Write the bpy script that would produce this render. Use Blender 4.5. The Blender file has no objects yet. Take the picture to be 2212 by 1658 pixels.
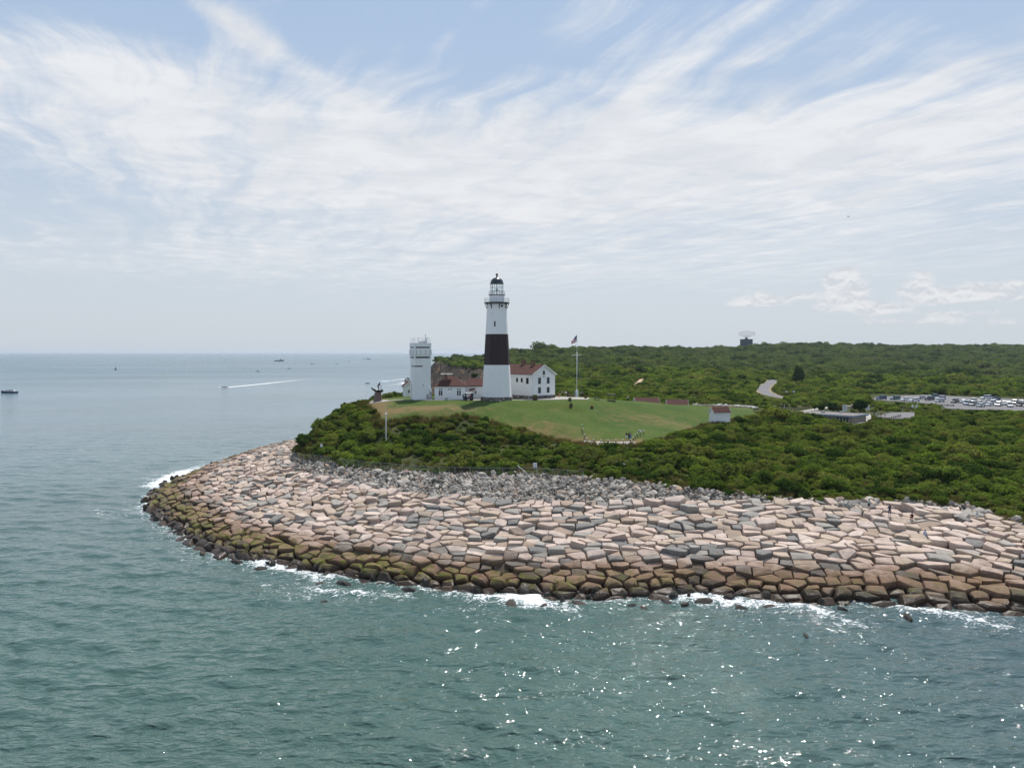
import bpy, bmesh, math, random
import numpy as np
from math import radians as R, sin, cos, pi, atan, tan, log, exp, sqrt
from mathutils import Vector, Matrix, geometry
random.seed(7); rng = np.random.default_rng(11)
S = bpy.context.scene
COL = S.collection

# ------------------------------------------------------------------ camera, sky, sun, exposure
F, CX, CY, HZ, H = 1659.0, 1106.0, 829.0, 761.0, 33.0     # survey units read off the photograph, camera height in metres
PITCH = math.atan((CY - HZ) / F)
cam = bpy.data.cameras.new('camera'); camo = bpy.data.objects.new('camera', cam); COL.objects.link(camo)
camo.location = (0, 0, H); camo.rotation_euler = (pi/2 - PITCH, 0, 0)
cam.sensor_fit = 'HORIZONTAL'; cam.angle = 2*math.atan(1106/F); cam.clip_start = 1; cam.clip_end = 200000
S.camera = camo
SUN_AZ, SUN_EL = R(21), R(61)
S.view_settings.view_transform = 'Standard'; S.view_settings.look = 'None'; S.view_settings.gamma = 1
S.view_settings.exposure = 0.0
sl = bpy.data.lights.new('sun', 'SUN'); sl.energy = 5.0; sl.angle = R(0.53); sl.color = (1, .955, .89)
so = bpy.data.objects.new('sun', sl); COL.objects.link(so)
sdir = Vector((sin(SUN_AZ)*cos(SUN_EL), cos(SUN_AZ)*cos(SUN_EL), sin(SUN_EL)))
so.rotation_euler = sdir.to_track_quat('Z', 'Y').to_euler(); so.location = sdir*300

class N:
    """small node-tree writer"""
    def __init__(s, nt): s.nt = nt; s.nt.nodes.clear()
    def n(s, typ, props=None, **ins):
        nd = s.nt.nodes.new(typ)
        for k, v in (props or {}).items(): setattr(nd, k, v)
        for k, v in ins.items():
            key = int(k[1:]) if k[0] == 'i' and k[1:].isdigit() else k.replace('_', ' ')
            sk = nd.inputs[key]
            if isinstance(v, bpy.types.NodeSocket): s.nt.links.new(v, sk)
            elif v is not None:
                if isinstance(v, (tuple, list)) and sk.type == 'RGBA' and len(v) == 3: v = (*v, 1)
                sk.default_value = v
        return nd
    def m(s, op, a, b=0.0, c=None, clamp=False):
        nd = s.n('ShaderNodeMath', {'operation': op, 'use_clamp': clamp}, i0=a, i1=b, i2=c); return nd.outputs[0]
    def vm(s, op, a, b=None):
        nd = s.n('ShaderNodeVectorMath', {'operation': op}, i0=a, i1=b); return nd.outputs[0]
    def noise(s, vec, scale, detail=4, rough=.55, dist=0.0, out=0):
        nd = s.n('ShaderNodeTexNoise', None, Vector=vec, Scale=scale, Detail=detail, Roughness=rough, Distortion=dist); return nd.outputs[out]
    def ss(s, v, lo, hi, a=0.0, b=1.0):
        nd = s.n('ShaderNodeMapRange', {'interpolation_type': 'SMOOTHSTEP'}, i0=v, i1=lo, i2=hi, i3=a, i4=b); return nd.outputs[0]
    def mix(s, f, a, b, blend='MIX'):
        nd = s.n('ShaderNodeMix', {'data_type': 'RGBA', 'blend_type': blend}, i0=f, i6=a, i7=b); return nd.outputs[2]
    def comb(s, x, y, z=0.0): return s.n('ShaderNodeCombineXYZ', None, X=x, Y=y, Z=z).outputs[0]
    def sep(s, v): return s.n('ShaderNodeSeparateXYZ', None, Vector=v).outputs
    def attr(s, name, out='Fac'): return s.n('ShaderNodeAttribute', {'attribute_name': name}).outputs[out]
    def link(s, a, b): s.nt.links.new(a, b)

def d2az(X): return math.atan((X-CX)/F)
def d2el(Y): return math.atan((HZ-Y)/F)
W = bpy.data.worlds.new('World'); S.world = W; W.use_nodes = True
def build_world():
    t = N(W.node_tree)
    d = t.n('ShaderNodeTexCoord').outputs['Generated']
    sky = t.n('ShaderNodeTexSky', {'sky_type': 'NISHITA', 'sun_disc': False, 'sun_elevation': SUN_EL, 'sun_rotation': SUN_AZ,
                                  'altitude': 30, 'air_density': 1.0, 'dust_density': 1.6, 'ozone_density': 1.3}).outputs[0]
    x, y, z = t.sep(d)
    el = t.m('ARCSINE', z); az = t.m('ARCTAN2', x, y)
    zc = t.m('MAXIMUM', z, 0.035)
    # cirrus sheet seen in perspective: plane coordinates turned along the strands
    va = -0.40
    px = t.m('DIVIDE', x, zc); py = t.m('DIVIDE', y, zc)
    v = t.m('ADD', t.m('MULTIPLY', px, sin(va)), t.m('MULTIPLY', py, cos(va)))
    w = t.m('SUBTRACT', t.m('MULTIPLY', px, cos(va)), t.m('MULTIPLY', py, sin(va)))
    big = t.noise(t.comb(w, v, 3.1), 0.42, 3, .5)
    wob = t.m('MULTIPLY', t.m('SUBTRACT', t.noise(t.comb(w, v, 7.7), 0.9, 2, .5), .5), .65)
    ww = t.m('ADD', w, wob)
    fib = t.noise(t.comb(t.m('MULTIPLY', ww, 4.6), t.m('MULTIPLY', v, .45), 1.3), 1.0, 6, .6, .2)
    fib2 = t.noise(t.comb(t.m('MULTIPLY', ww, 1.5), t.m('MULTIPLY', v, .5), 5.3), 1.5, 6, .62, .35)
    fluff = t.noise(t.comb(w, v, 9.3), 2.1, 8, .63, .5)
    def blob(X, Y, rx, ry, amp, rot=0.0):
        a = t.m('SUBTRACT', az, d2az(X)); e = t.m('SUBTRACT', el, d2el(Y))
        c_, s_ = cos(rot), sin(rot)
        a2 = t.m('ADD', t.m('MULTIPLY', a, c_*F/rx), t.m('MULTIPLY', e, s_*F/rx))
        e2 = t.m('ADD', t.m('MULTIPLY', a, -s_*F/ry), t.m('MULTIPLY', e, c_*F/ry))
        q = t.m('ADD', t.m('MULTIPLY', a2, a2), t.m('MULTIPLY', e2, e2))
        return t.m('MULTIPLY', t.m('POWER', 2.71828, t.m('MULTIPLY', q, -1.0)), amp)
    def add(*l):
        o = l[0]
        for k in l[1:]: o = t.m('ADD', o, k)
        return o
    cover = add(blob(330, 290, 480, 120, .62), blob(760, 330, 420, 110, .55), blob(1150, 330, 420, 120, .42),
                blob(1480, 190, 420, 130, .30, .5), blob(1700, 340, 560, 85, .50), blob(2050, 190, 330, 170, .34, .3), blob(2250, 330, 320, 80, .38), blob(1300, 60, 300, 60, .18, .6),
                blob(560, 130, 330, 26, .46, -.47), blob(380, 30, 170, 24, .30, -.47),
                blob(700, 480, 800, 80, .30), blob(1300, 450, 700, 80, .34), blob(450, 560, 500, 50, .24), blob(1000, 590, 1100, 50, .26), blob(1700, 560, 600, 60, .24), blob(1950, 480, 500, 70, .22), blob(1100, 650, 1300, 60, .10),
                blob(60, 220, 220, 90, .30), blob(2000, 420, 400, 60, .22),
                blob(1060, 110, 130, 130, -.22), blob(200, 60, 260, 70, -.22), blob(120, 480, 200, 70, -.15), blob(700, 470, 60, 30, -.12))
    tex = add(t.m('MULTIPLY', t.m('SUBTRACT', fib, .5), 2.1), t.m('MULTIPLY', t.m('SUBTRACT', fib2, .5), 1.2),
              t.m('MULTIPLY', t.m('SUBTRACT', fluff, .5), 1.0), t.m('MULTIPLY', t.m('SUBTRACT', big, .5), .3))
    fade = t.ss(el, .03, .26)
    dens = t.m('ADD', cover, t.m('MULTIPLY', tex, t.m('ADD', .16, t.m('MULTIPLY', fade, .82))))
    cir = t.ss(dens, .04, 1.0, 0, .93)
    # grade of the clear sky: paler and milkier towards the horizon
    g = t.ss(el, 0.02, .44)
    base = t.mix(.88, t.mix(1.0, sky, (.118,)*3, 'MULTIPLY'), t.mix(g, (.62, .685, .755), (.42, .555, .755)))
    col = t.mix(cir, base, t.mix(t.ss(fluff, .3, .7), (.73, .755, .80), (.86, .87, .89)))
    # small fair-weather cumulus low on the right
    cc = t.comb(t.m('MULTIPLY', az, 42), t.m('MULTIPLY', el, 62), 2.2)
    cn = t.noise(cc, 1.0, 6, .58, .2)
    ccu = t.comb(t.m('MULTIPLY', az, 42), t.m('MULTIPLY', t.m('ADD', el, .004), 62), 2.2)
    cnu = t.noise(ccu, 1.0, 6, .58, .2)
    def puff(X, Y, rx, ry, amp):           # flat-bottomed heap: Y is its base
        ry = ry*1.35; return t.m('MULTIPLY', blob(X, Y-ry*.5, rx, ry, amp), t.ss(el, d2el(Y)-.0035, d2el(Y)+.0035))
    cm = add(puff(1828, 656, 40, 34, .80), puff(1790, 630, 16, 14, .35), puff(1650, 668, 48, 18, .70), puff(1600, 668, 30, 8, .4), puff(1740, 655, 24, 11, .45), puff(1800, 678, 60, 14, .55), puff(1890, 688, 80, 14, .60), puff(1980, 654, 28, 26, .70), puff(2035, 672, 50, 16, .65),
             puff(2125, 652, 42, 12, .5), puff(2190, 645, 30, 9, .5), puff(2150, 668, 60, 12, .6), puff(1960, 706, 120, 9, .45), puff(2160, 712, 90, 6, .35), puff(2090, 692, 50, 6, .35))
    cd = t.ss(t.m('ADD', cm, t.m('MULTIPLY', t.m('SUBTRACT', cn, .5), 1.15)), .18, .54, 0, .84)
    lit = t.ss(t.m('SUBTRACT', cn, cnu), -.09, .10)
    ccol = t.mix(lit, (.83, .835, .85), (.65, .68, .73))
    col = t.mix(cd, col, ccol)
    below = t.m('LESS_THAN', z, -0.002)
    col = t.mix(below, col, (.45, .52, .58))
    bg = t.n('ShaderNodeBackground', None, Color=col, Strength=1.0)
    out = t.n('ShaderNodeOutputWorld'); t.link(bg.outputs[0], out.inputs[0])
build_world()
W.cycles.sampling_method = 'MANUAL'; W.cycles.sample_map_resolution = 512

# ------------------------------------------------------------------ helpers
def tag(o, label=None, cat=None, group=None, kind=None):
    if label: o['label'] = label
    if cat: o['category'] = cat
    if group: o['group'] = group
    if kind: o['kind'] = kind
    return o
def empty(name, loc, rz=0, label=None, cat=None, group=None):
    o = bpy.data.objects.new(name, None); COL.objects.link(o); o.location = loc; o.rotation_euler = (0, 0, rz); o.empty_display_size = .3
    return tag(o, label, cat, group)
def mesh_obj(name, V, Fc, mat=None, parent=None, smooth=False, loc=None):
    me = bpy.data.meshes.new(name); me.from_pydata([tuple(map(float, v)) for v in V] if not isinstance(V, list) else V, [], Fc); me.update()
    if mat is not None:
        for m in (mat if isinstance(mat, (list, tuple)) else [mat]): me.materials.append(m)
    if smooth: me.polygons.foreach_set('use_smooth', [True]*len(me.polygons))
    o = bpy.data.objects.new(name, me); COL.objects.link(o)
    if parent: o.parent = parent
    if loc is not None: o.location = loc
    return o
def np_mesh(name, V, Q, mat=None, smooth=False):
    """big mesh from numpy arrays; Q is (n,4) or (n,3)"""
    me = bpy.data.meshes.new(name); k = Q.shape[1]
    me.vertices.add(len(V)); me.vertices.foreach_set('co', np.asarray(V, np.float32).ravel())
    me.loops.add(Q.size); me.loops.foreach_set('vertex_index', Q.astype(np.int32).ravel())
    me.polygons.add(len(Q)); me.polygons.foreach_set('loop_start', np.arange(0, Q.size, k, dtype=np.int32))
    try: me.polygons.foreach_set('loop_total', np.full(len(Q), k, np.int32))
    except Exception: pass
    me.update(calc_edges=True); me.validate()
    if smooth: me.polygons.foreach_set('use_smooth', np.ones(len(me.polygons), bool))
    if mat: me.materials.append(mat)
    return me
class MB:
    def __init__(s): s.v = []; s.f = []
    def add(s, V, Fc):
        b = len(s.v); s.v += [tuple(v) for v in V]; s.f += [tuple(b+i for i in f) for f in Fc]; return s
    def box(s, x0, x1, y0, y1, z0, z1, M=None):
        V = [Vector(p) for p in ((x0,y0,z0),(x1,y0,z0),(x1,y1,z0),(x0,y1,z0),(x0,y0,z1),(x1,y0,z1),(x1,y1,z1),(x0,y1,z1))]
        if M: V = [M @ p for p in V]
        return s.add(V, [(3,2,1,0),(4,5,6,7),(0,1,5,4),(1,2,6,5),(2,3,7,6),(3,0,4,7)])
    def rings(s, rs, cap0=True, cap1=True):
        n = len(rs[0]); V = [p for r in rs for p in r]; Fc = []
        for i in range(len(rs)-1):
            for j in range(n):
                k = (j+1) % n; Fc.append((i*n+j, i*n+k, (i+1)*n+k, (i+1)*n+j))
        if cap0: Fc.append(tuple(range(n-1, -1, -1)))
        if cap1: Fc.append(tuple((len(rs)-1)*n+j for j in range(n)))
        return s.add(V, Fc)
    def lathe(s, prof, n=16, a0=0.0, c=(0,0), cap0=True, cap1=True):
        return s.rings([[(c[0]+r*cos(a0+2*pi*j/n), c[1]+r*sin(a0+2*pi*j/n), z) for j in range(n)] for r, z in prof], cap0, cap1)
    def tube(s, a, b, r, n=6, r2=None):
        a, b = Vector(a), Vector(b); d = (b-a).normalized(); u = d.orthogonal().normalized(); w = d.cross(u); r2 = r if r2 is None else r2
        return s.rings([[a+(u*cos(2*pi*j/n)+w*sin(2*pi*j/n))*r for j in range(n)], [b+(u*cos(2*pi*j/n)+w*sin(2*pi*j/n))*r2 for j in range(n)]])
    def prism(s, poly, z0, z1):
        return s.rings([[(x, y, z0) for x, y in poly], [(x, y, z1) for x, y in poly]])
    def build(s, name, mat, parent=None, smooth=False, loc=None): return mesh_obj(name, s.v, s.f, mat, parent, smooth, loc)
def part(name, mat, parent, fn, smooth=False):
    m = MB(); fn(m); return m.build(name, mat, parent, smooth)
def copy_tree(o, parent=None):
    c = o.copy(); COL.objects.link(c)
    if parent: c.parent = parent
    for ch in o.children: copy_tree(ch, c)
    return c

# ------------------------------------------------------------------ materials
def mat(name, fn):
    m = bpy.data.materials.new(name); m.use_nodes = True; t = N(m.node_tree)
    out = t.n('ShaderNodeOutputMaterial'); sh = fn(t); t.link(sh, out.inputs[0]); return m
def pbr(t, col, rough=.7, spec=.3, metal=0.0, normal=None, **k):
    nd = t.n('ShaderNodeBsdfPrincipled', None, Base_Color=col, Roughness=rough, Metallic=metal, Normal=normal)
    nd.inputs['Specular IOR Level'].default_value = spec
    for a, b in k.items(): nd.inputs[a.replace('_', ' ')].default_value = b
    return nd.outputs[0]
def simple(name, c, rough=.7, spec=.3, metal=0.0, var=.18, scale=2.0):
    def fn(t):
        p = t.n('ShaderNodeTexCoord').outputs['Object']
        f = t.noise(p, scale, 6, .6)
        col = t.mix(t.ss(f, .3, .7), tuple(x*(1-var) for x in c), tuple(min(1, x*(1+var*.6)) for x in c))
        return pbr(t, col, rough, spec, metal)
    return mat(name, fn)
def plaster(name, c=(.80, .80, .80), dirt=(.44, .39, .33), amt=.55, boards=0):
    def fn(t):
        p = t.n('ShaderNodeTexCoord').outputs['Object']; x, y, z = t.sep(p)
        streak = t.noise(t.comb(t.m('MULTIPLY', x, 2.2), t.m('MULTIPLY', y, 2.2), t.m('MULTIPLY', z, .22)), 1.0, 6, .65)
        blot = t.noise(p, .6, 5, .6)
        f = t.m('MULTIPLY', t.ss(streak, .5, .78), t.ss(blot, .35, .7, .2, 1))
        col = t.mix(t.m('MULTIPLY', f, amt), c, dirt)
        h = t.noise(p, 6, 4, .6)
        if boards:
            wv = t.m('FRACT', t.m('MULTIPLY', z, boards)); h = t.m('ADD', t.m('MULTIPLY', h, .3), wv)
        b = t.n('ShaderNodeBump', None, Strength=.25 if not boards else .5, Distance=.02 if not boards else .03, Height=h).outputs[0]
        return pbr(t, col, .6, .3, normal=b)
    return mat(name, fn)
M = {}
M['white'] = plaster('white_paint'); M['white_board'] = plaster('white_clapboard', boards=7.0, amt=.2); M['concrete_white'] = plaster('white_concrete', (.76, .78, .79), (.45, .43, .40), .5)
M['brown'] = plaster('dark_brown_paint', (.028, .016, .018), (.065, .045, .045), .5)
M['dark'] = simple('dark_green_iron', (.012, .024, .03), .35, .5); M['black'] = simple('black_metal', (.015, .015, .017), .5)
M['shade_glass'] = simple('window_glass', (.015, .02, .024), .08, .6)
M['steel'] = simple('grey_steel', (.35, .37, .39), .45, .5, .3); M['pale'] = simple('pale_metal', (.62, .64, .66), .5)
M['red_roof'] = None
def roofm(t):
    p = t.n('ShaderNodeTexCoord').outputs['Object']; x, y, z = t.sep(p)
    row = t.m('FLOOR', t.m('MULTIPLY', z, 6.5))
    q = t.comb(t.m('ADD', t.m('MULTIPLY', t.m('ADD', x, y), 3.2), t.m('MULTIPLY', row, 7.31)), row, 0)
    wn = t.n('ShaderNodeTexWhiteNoise', {'noise_dimensions': '2D'}, Vector=t.vm('FLOOR', q)).outputs[0]
    blot = t.noise(p, .9, 5, .6)
    col = t.mix(wn, (.062, .026, .022), (.090, .037, .030)); col = t.mix(t.ss(blot, .45, .75, 0, .55), col, (.055, .032, .03))
    return pbr(t, col, .85, .15)
M['red_roof'] = mat('red_brown_shingle', roofm)
def brickm(t):
    p = t.n('ShaderNodeTexCoord').outputs['Object']
    b = t.n('ShaderNodeTexBrick', None, Vector=t.vm('ADD', p, (.03, .02, 0)), Scale=3.0, Color1=(.20, .09, .065), Color2=(.14, .07, .055), Mortar=(.3, .28, .26)).outputs[0]
    return pbr(t, b, .9, .1)
M['brick'] = mat('red_brick', brickm)
def stonewallm(t):
    p = t.n('ShaderNodeTexCoord').outputs['Object']
    v = t.n('ShaderNodeTexVoronoi', None, Vector=p, Scale=1.6)
    col = t.mix(t.sep(v.outputs['Color'])[0], (.16, .13, .12), (.36, .31, .29)); col = t.mix(t.ss(v.outputs['Distance'], .35, .6), col, (.1, .09, .085))
    return pbr(t, col, .85, .2)
M['fieldstone'] = mat('foundation_fieldstone', stonewallm)
M['granite'] = simple('red_granite', (.15, .09, .085), .5, .4, var=.4, scale=9); M['bronze'] = simple('dark_bronze', (.022, .03, .03), .4, .5, .6)
M['wood'] = simple('weathered_wood', (.13, .095, .07), .85, .1, var=.4, scale=5); M['white_cap'] = simple('white_cap', (.75, .75, .73), .6)
def pavem(c1, c2, cr=1.3):
    def fn(t):
        p = t.n('ShaderNodeNewGeometry').outputs['Position']
        a = t.noise(p, .35, 6, .65); b = t.noise(p, 4, 4, .7)
        col = t.mix(t.ss(a, .3, .7), c1, c2); col = t.mix(t.ss(b, .4, .8, 0, .3), col, tuple(x*.6 for x in c1))
        return pbr(t, col, .85, .2)
    return fn
M['asphalt'] = mat('worn_asphalt', pavem((.125, .12, .125), (.18, .175, .175))); M['concrete'] = mat('pale_concrete', pavem((.30, .275, .25), (.38, .35, .32)))
M['verge'] = mat('dry_verge', pavem((.20, .16, .07), (.30, .23, .12))); M['sand'] = mat('dry_sand', pavem((.36, .25, .16), (.46, .34, .23))); M['line'] = simple('road_paint', (.72, .72, .68), .6); M['gravel'] = mat('gravel_path', pavem((.36, .33, .29), (.44, .40, .36)))

def geo_pos(t): return t.n('ShaderNodeNewGeometry').outputs['Position']
def leafm(c1, c2, c3, trans=.3, seed=0.0, huevar=1.0):
    def fn(t):
        p = geo_pos(t); r = t.n('ShaderNodeObjectInfo').outputs['Random']
        a = t.noise(t.vm('ADD', p, (seed, seed, 0)), .045, 4, .6); b = t.noise(p, .55, 3, .6); l = t.attr('leaf')
        col = t.mix(t.ss(t.m('ADD', t.m('MULTIPLY', r, .5), t.m('MULTIPLY', a, .6)), .32, .75), c1, c2)
        col = t.mix(t.ss(t.m('ADD', t.m('MULTIPLY', t.m('FRACT', t.m('MULTIPLY', r, 7.3)), .6), t.m('MULTIPLY', b, .5)), .50, .88, 0, .80*huevar), col, c3)
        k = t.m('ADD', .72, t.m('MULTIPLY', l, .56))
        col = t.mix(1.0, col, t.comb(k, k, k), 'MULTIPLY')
        d = t.n('ShaderNodeBsdfDiffuse', None, Color=col).outputs[0]
        tr = t.n('ShaderNodeBsdfTranslucent', None, Color=t.mix(1.0, col, (1.1, 1.25, .5), 'MULTIPLY')).outputs[0]
        return t.n('ShaderNodeMixShader', None, i0=trans, i1=d, i2=tr).outputs[0]
    return fn
M['scrub'] = mat('scrub_leaves', leafm((.042, .076, .018), (.155, .205, .040), (.185, .180, .055), .42))
M['wood_leaf'] = mat('woodland_leaves', leafm((.046, .076, .026), (.115, .152, .046), (.145, .160, .072), .38, 40))
M['dark_leaf'] = mat('dark_tree_leaves', leafm((.018, .045, .012), (.030, .065, .016), (.03, .06, .02), .25, 90))
M['dry_leaf'] = mat('dry_grass_leaves', leafm((.13, .115, .04), (.19, .155, .065), (.24, .17, .09), .3, 20))
M['bark'] = simple('grey_bark', (.10, .08, .065), .9, .1, var=.4, scale=3)

# ------------------------------------------------------------------ survey: ground heights from the shore inland
def ray(X, Y):
    a, v = (X-CX)/F, (CY-Y)/F
    return Vector((a, cos(PITCH)+v*sin(PITCH), v*cos(PITCH)-sin(PITCH)))
def P(X, Y, z):
    r = ray(X, Y); k = (z-H)/r.z; return (r.x*k, r.y*k, z)
def PD(X, Y, d, dz=0.0):
    r = ray(X, Y); k = d/r.y; return (r.x*k, d, H+r.z*k+dz)
def proj(x, y, z):
    yy = y*cos(PITCH)-(z-H)*sin(PITCH); zz = y*sin(PITCH)+(z-H)*cos(PITCH)
    return CX+F*x/yy, CY-F*zz/yy
pairs = [((330, 200), (330, 216, 6)), ((220, 132), (214, 147, 6)), ((140, 103), (134, 119, 6)), ((98, 96), (96, 112, 6)),
 (P(2212,1325,0), P(2212,1145,6)), (P(2050,1310,0), P(2080,1100,7)), (P(1850,1297,0), P(1900,1088,7.7)), (P(1740,1302,0), P(1750,1086,8)),
 (P(1620,1290,0), P(1625,1086,8)), (P(1500,1284,0), P(1500,1086,8)), (P(1350,1288,0), P(1350,1089,8)), (P(1200,1293,0), P(1200,1090,8)), (P(1100,1282,0), P(1105,1087,8)), (P(1000,1274,0), P(1010,1083,8)),
 (P(900,1264,0), P(935,1077,7.9)), (P(800,1250,0), P(860,1069,7.7)), (P(700,1236,0), P(805,1060,7.5)), (P(620,1220,0), P(760,1052,7.3)), (P(500,1200,0), P(700,1038,7)), (P(430,1175,0), P(665,1024,6.7)),
 (P(380,1145,0), P(640,1010,6.4)), (P(335,1108,0), P(622,1001,6.3)), (P(318,1085,0), (-57,195,6.1)), (P(340,1060,0), (-59,205,6)), (P(390,1035,0), (-61,217,5.8)),
 (P(450,1010,0), (-62,235,5.6)), (P(520,985,0), (-62,255,5.4)), (P(610,965,0), (-60,275,5)), ((-74,305,0), (-54,296,5))]
SH = np.array([(a[0], a[1]) for a, b in pairs]); CR = np.array([b for a, b in pairs])
PROF = [(0,0.0), (.12,.19), (.34,.48), (.52,.585), (.72,.80), (1,1.0)]           # height of the stone slope across its width
def prof(t): return np.interp(t, [p[0] for p in PROF], [p[1] for p in PROF])
hid = [(-62,350),(-50,420),(-45,490),(-55,560),(-68,605),(-78,645),(-84,690),(-104,790),(-122,855),(-114,900),(-96,980),(-60,1150),(0,1500),(150,2200),(350,3600)]
LAND = np.vstack([[(4000, 3600), (3000, 1500), (700, 420)], SH, np.array(hid)])
lines = [[(x, y, 0) for x, y in list(map(tuple, SH))+hid]]
for t_, f_ in PROF[1:]:
    lines.append([tuple(np.array([s[0]+(c[0]-s[0])*t_, s[1]+(c[1]-s[1])*t_, c[2]*f_])) for s, c in zip(SH, CR)])
cob = [(330,219,6.2),(214,150,6.2),(134,122,6.2),(96,115,6.2),P(2212,1140,6.3),P(2090,1097,7.2),P(1980,1086,7.9),P(1880,1085,8.1),P(1830,1085,8.3),P(1750,1082,8.4),P(1650,1074,8.7),P(1550,1065,9),P(1450,1055,9),P(1350,1045,9),P(1250,1036,9),P(1150,1030,9),P(1050,1028,9),P(950,1026,9),
       P(850,1022,8.8),P(750,1012,8.5),P(680,1000,8),P(640,990,7.6),(-54.5,193,7.4),(-56,205,7),(-58,217,6.7),(-58.5,240,6.4),(-57,262,6),(-52,290,5.6)]
lines.append(cob)
pts = [P(795,868,20),P(815,868,20),P(830,906,17.2),P(900,899,17.9),P(1000,895,18.3),P(1050,907,17.0),P(1130,932,14.8),P(1200,949,13.5),P(1270,958,12.9),P(1330,958,12.8),P(960,878,19.8),P(1040,878,19.8),P(900,880,19.5),P(1380,958,12.9),P(1450,944,13.2),P(1530,917,13.5),P(1640,900,13.4),
  PD(700,932,190),PD(760,905,196),PD(760,962,180),PD(660,955,190),PD(720,900,214),PD(690,922,214),PD(850,965,168),PD(1000,970,166),PD(1130,985,160),PD(900,935,176),PD(740,880,212),PD(780,872,205),
  (-48,230,14),(-50,260,10),(-46,300,7),(-38,240,19),(-30,265,17),(-25,300,12),(-20,350,7),(-20,420,6),(-15,500,8),
  P(840,869,20),P(1000,867,20.3),P(1073,869,20.3),P(1200,863,20.3),P(1300,867,19.5),P(1350,868,19),P(1400,870,18),P(1450,871,17.4),P(1500,872,16.8),P(1540,878,15.4),P(1640,880,13.2),
  P(1100,885,18.6),P(1250,890,17.8),P(1400,895,16.2),P(1300,920,15.0),P(1450,915,14.7),P(1200,915,16.3),
  (-28,222,20.2),(-10,225,20.4),(8,222,20.3),(22,222,20),(-25,240,19),(-5,242,19.3),(15,243,19.3),(35,240,18),
  (0,275,15),(20,285,15),(45,262,12.8),(60,265,12.4),(75,285,12.6),(85,290,13.2),P(1556,913,13.8),(64,240,14.2),
  PD(1110,830,420),PD(1110,800,600),PD(1110,780,750),PD(1250,830,420),PD(1250,855,310),PD(1250,800,600),PD(1250,775,880),PD(1400,848,380),PD(1400,820,510),PD(1400,790,750),PD(1400,765,1050),
  PD(1560,852,360),PD(1560,824,510),PD(1560,793,800),PD(1560,768,1150),PD(1650,837,470),PD(1700,857,400),PD(1668,818,570),PD(1660,803,750),PD(1700,773,1100),PD(1800,843,440),PD(1800,815,640),PD(1800,785,950),PD(1800,763,1200),
  PD(2000,848,450),PD(2000,818,650),PD(2000,788,950),PD(2000,764,1250),PD(2212,852,440),PD(2212,820,650),PD(2212,788,950),PD(2212,765,1250),PD(2500,855,450),PD(2500,820,700),PD(2500,785,1000),
  P(1720,905,11.5),P(1800,925,11),P(1900,925,10.6),P(2000,930,10.2),P(2100,935,9.6),P(2212,930,9.4),P(2212,1000,8.6),P(2212,1070,7.4),P(2000,1000,9.4),P(1800,1000,9.8),P(1600,1000,10.2),P(1700,950,11),P(1500,980,11.4),P(1900,1050,8.6),P(1700,1040,9.2),
  P(2450,930,9.4),P(2450,1030,8.2),P(2700,920,9.5),
  P(1750,890,10.2),P(1850,892,10),P(1950,892,10.2),P(1800,875,10.4),P(1900,870,10.5),P(2000,870,10.5),P(2100,872,10.5),P(2212,875,10.5),P(2400,875,10.5),P(2600,880,10.5),P(1700,875,11.5)]
base_l = [(-78,690,3),(-70,645,3),(-62,608,3.5),(-50,575,4),(-35,551,5),(-20,539,6),(-4,531,9),(10,528,13)]
top_l = [(-73,735,25.5),(-67,686,26),(-58,652,25),(-46,613,23.5),(-31,588,22),(-20,578,22),(-4,570,20.5),(10,562,18)]
mid_l = [tuple((np.array(a)*.62+np.array(b)*.38)*[1,1,1]+[0,0,1.5]) for a, b in zip(base_l, top_l)]
lines += [base_l, mid_l, top_l, [(-96,785,3),(-104,850,3),(-98,900,3),(-84,980,3)], [(-76,765,24),(-80,820,22),(-78,880,20)]]
ridge = [PD(X, Y, d, -3.2) for X, Y, d in ((960,771,800),(1000,767,850),(1045,761,900),(1110,758,950),(1180,753,1000),(1250,751,1100),(1300,750,1150),(1400,749,1250),(1500,750,1300),(1612,751,1400),(1650,745,1380),(1700,741,1350),(1725,740,1350),(1800,744,1450),(1900,746,1500),(2000,746,1500),(2100,746,1500),(2212,746,1500),(2400,748,1500),(2900,750,1500))]
lines.append(ridge)
lines.append([(p[0]*1.35, p[1]*1.35, p[2]*.75) for p in ridge])
pts += [(200,3600,8),(4000,3600,8),(1500,3600,8),(3000,1500,20),(700,420,6),(120,2200,10)]

def wz(a): return (a[:, 0]/a[:, 1], np.log(a[:, 1]))
allp, edges = [], []
for l in lines:
    b = len(allp); allp += [tuple(map(float, p[:3])) for p in l]; edges += [(b+i, b+i+1) for i in range(len(l)-1)]
allp += [tuple(map(float, p)) for p in pts]
AP = np.array(allp)
uv = np.stack(wz(AP), 1)
res = geometry.delaunay_2d_cdt([Vector((u*1.0, w*.55)) for u, w in uv], edges, [], 0, 1e-6)
cv, cf, ov = res[0], res[2], res[3]
cz = np.array([AP[o[0], 2] if o else np.nan for o in ov]); cp = np.array([(v.x, v.y) for v in cv])
for i in np.where(np.isnan(cz))[0]:                       # crossings of two survey lines: nearest surveyed height
    dd = ((uv*[1, .55]-cp[i])**2).sum(1); k = np.argsort(dd)[:3]; cz[i] = (AP[k, 2]/(dd[k]+1e-9)).sum()/(1/(dd[k]+1e-9)).sum()
NU, NW = 600, 720
U0, U1, W0, W1 = -.66, .86, log(92), log(3400)
gu = np.linspace(U0, U1, NU); gw = np.linspace(W0, W1, NW)
GU, GW = np.meshgrid(gu, gw)                                # rows = depth
HG = np.full(GU.shape, np.nan)
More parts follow.
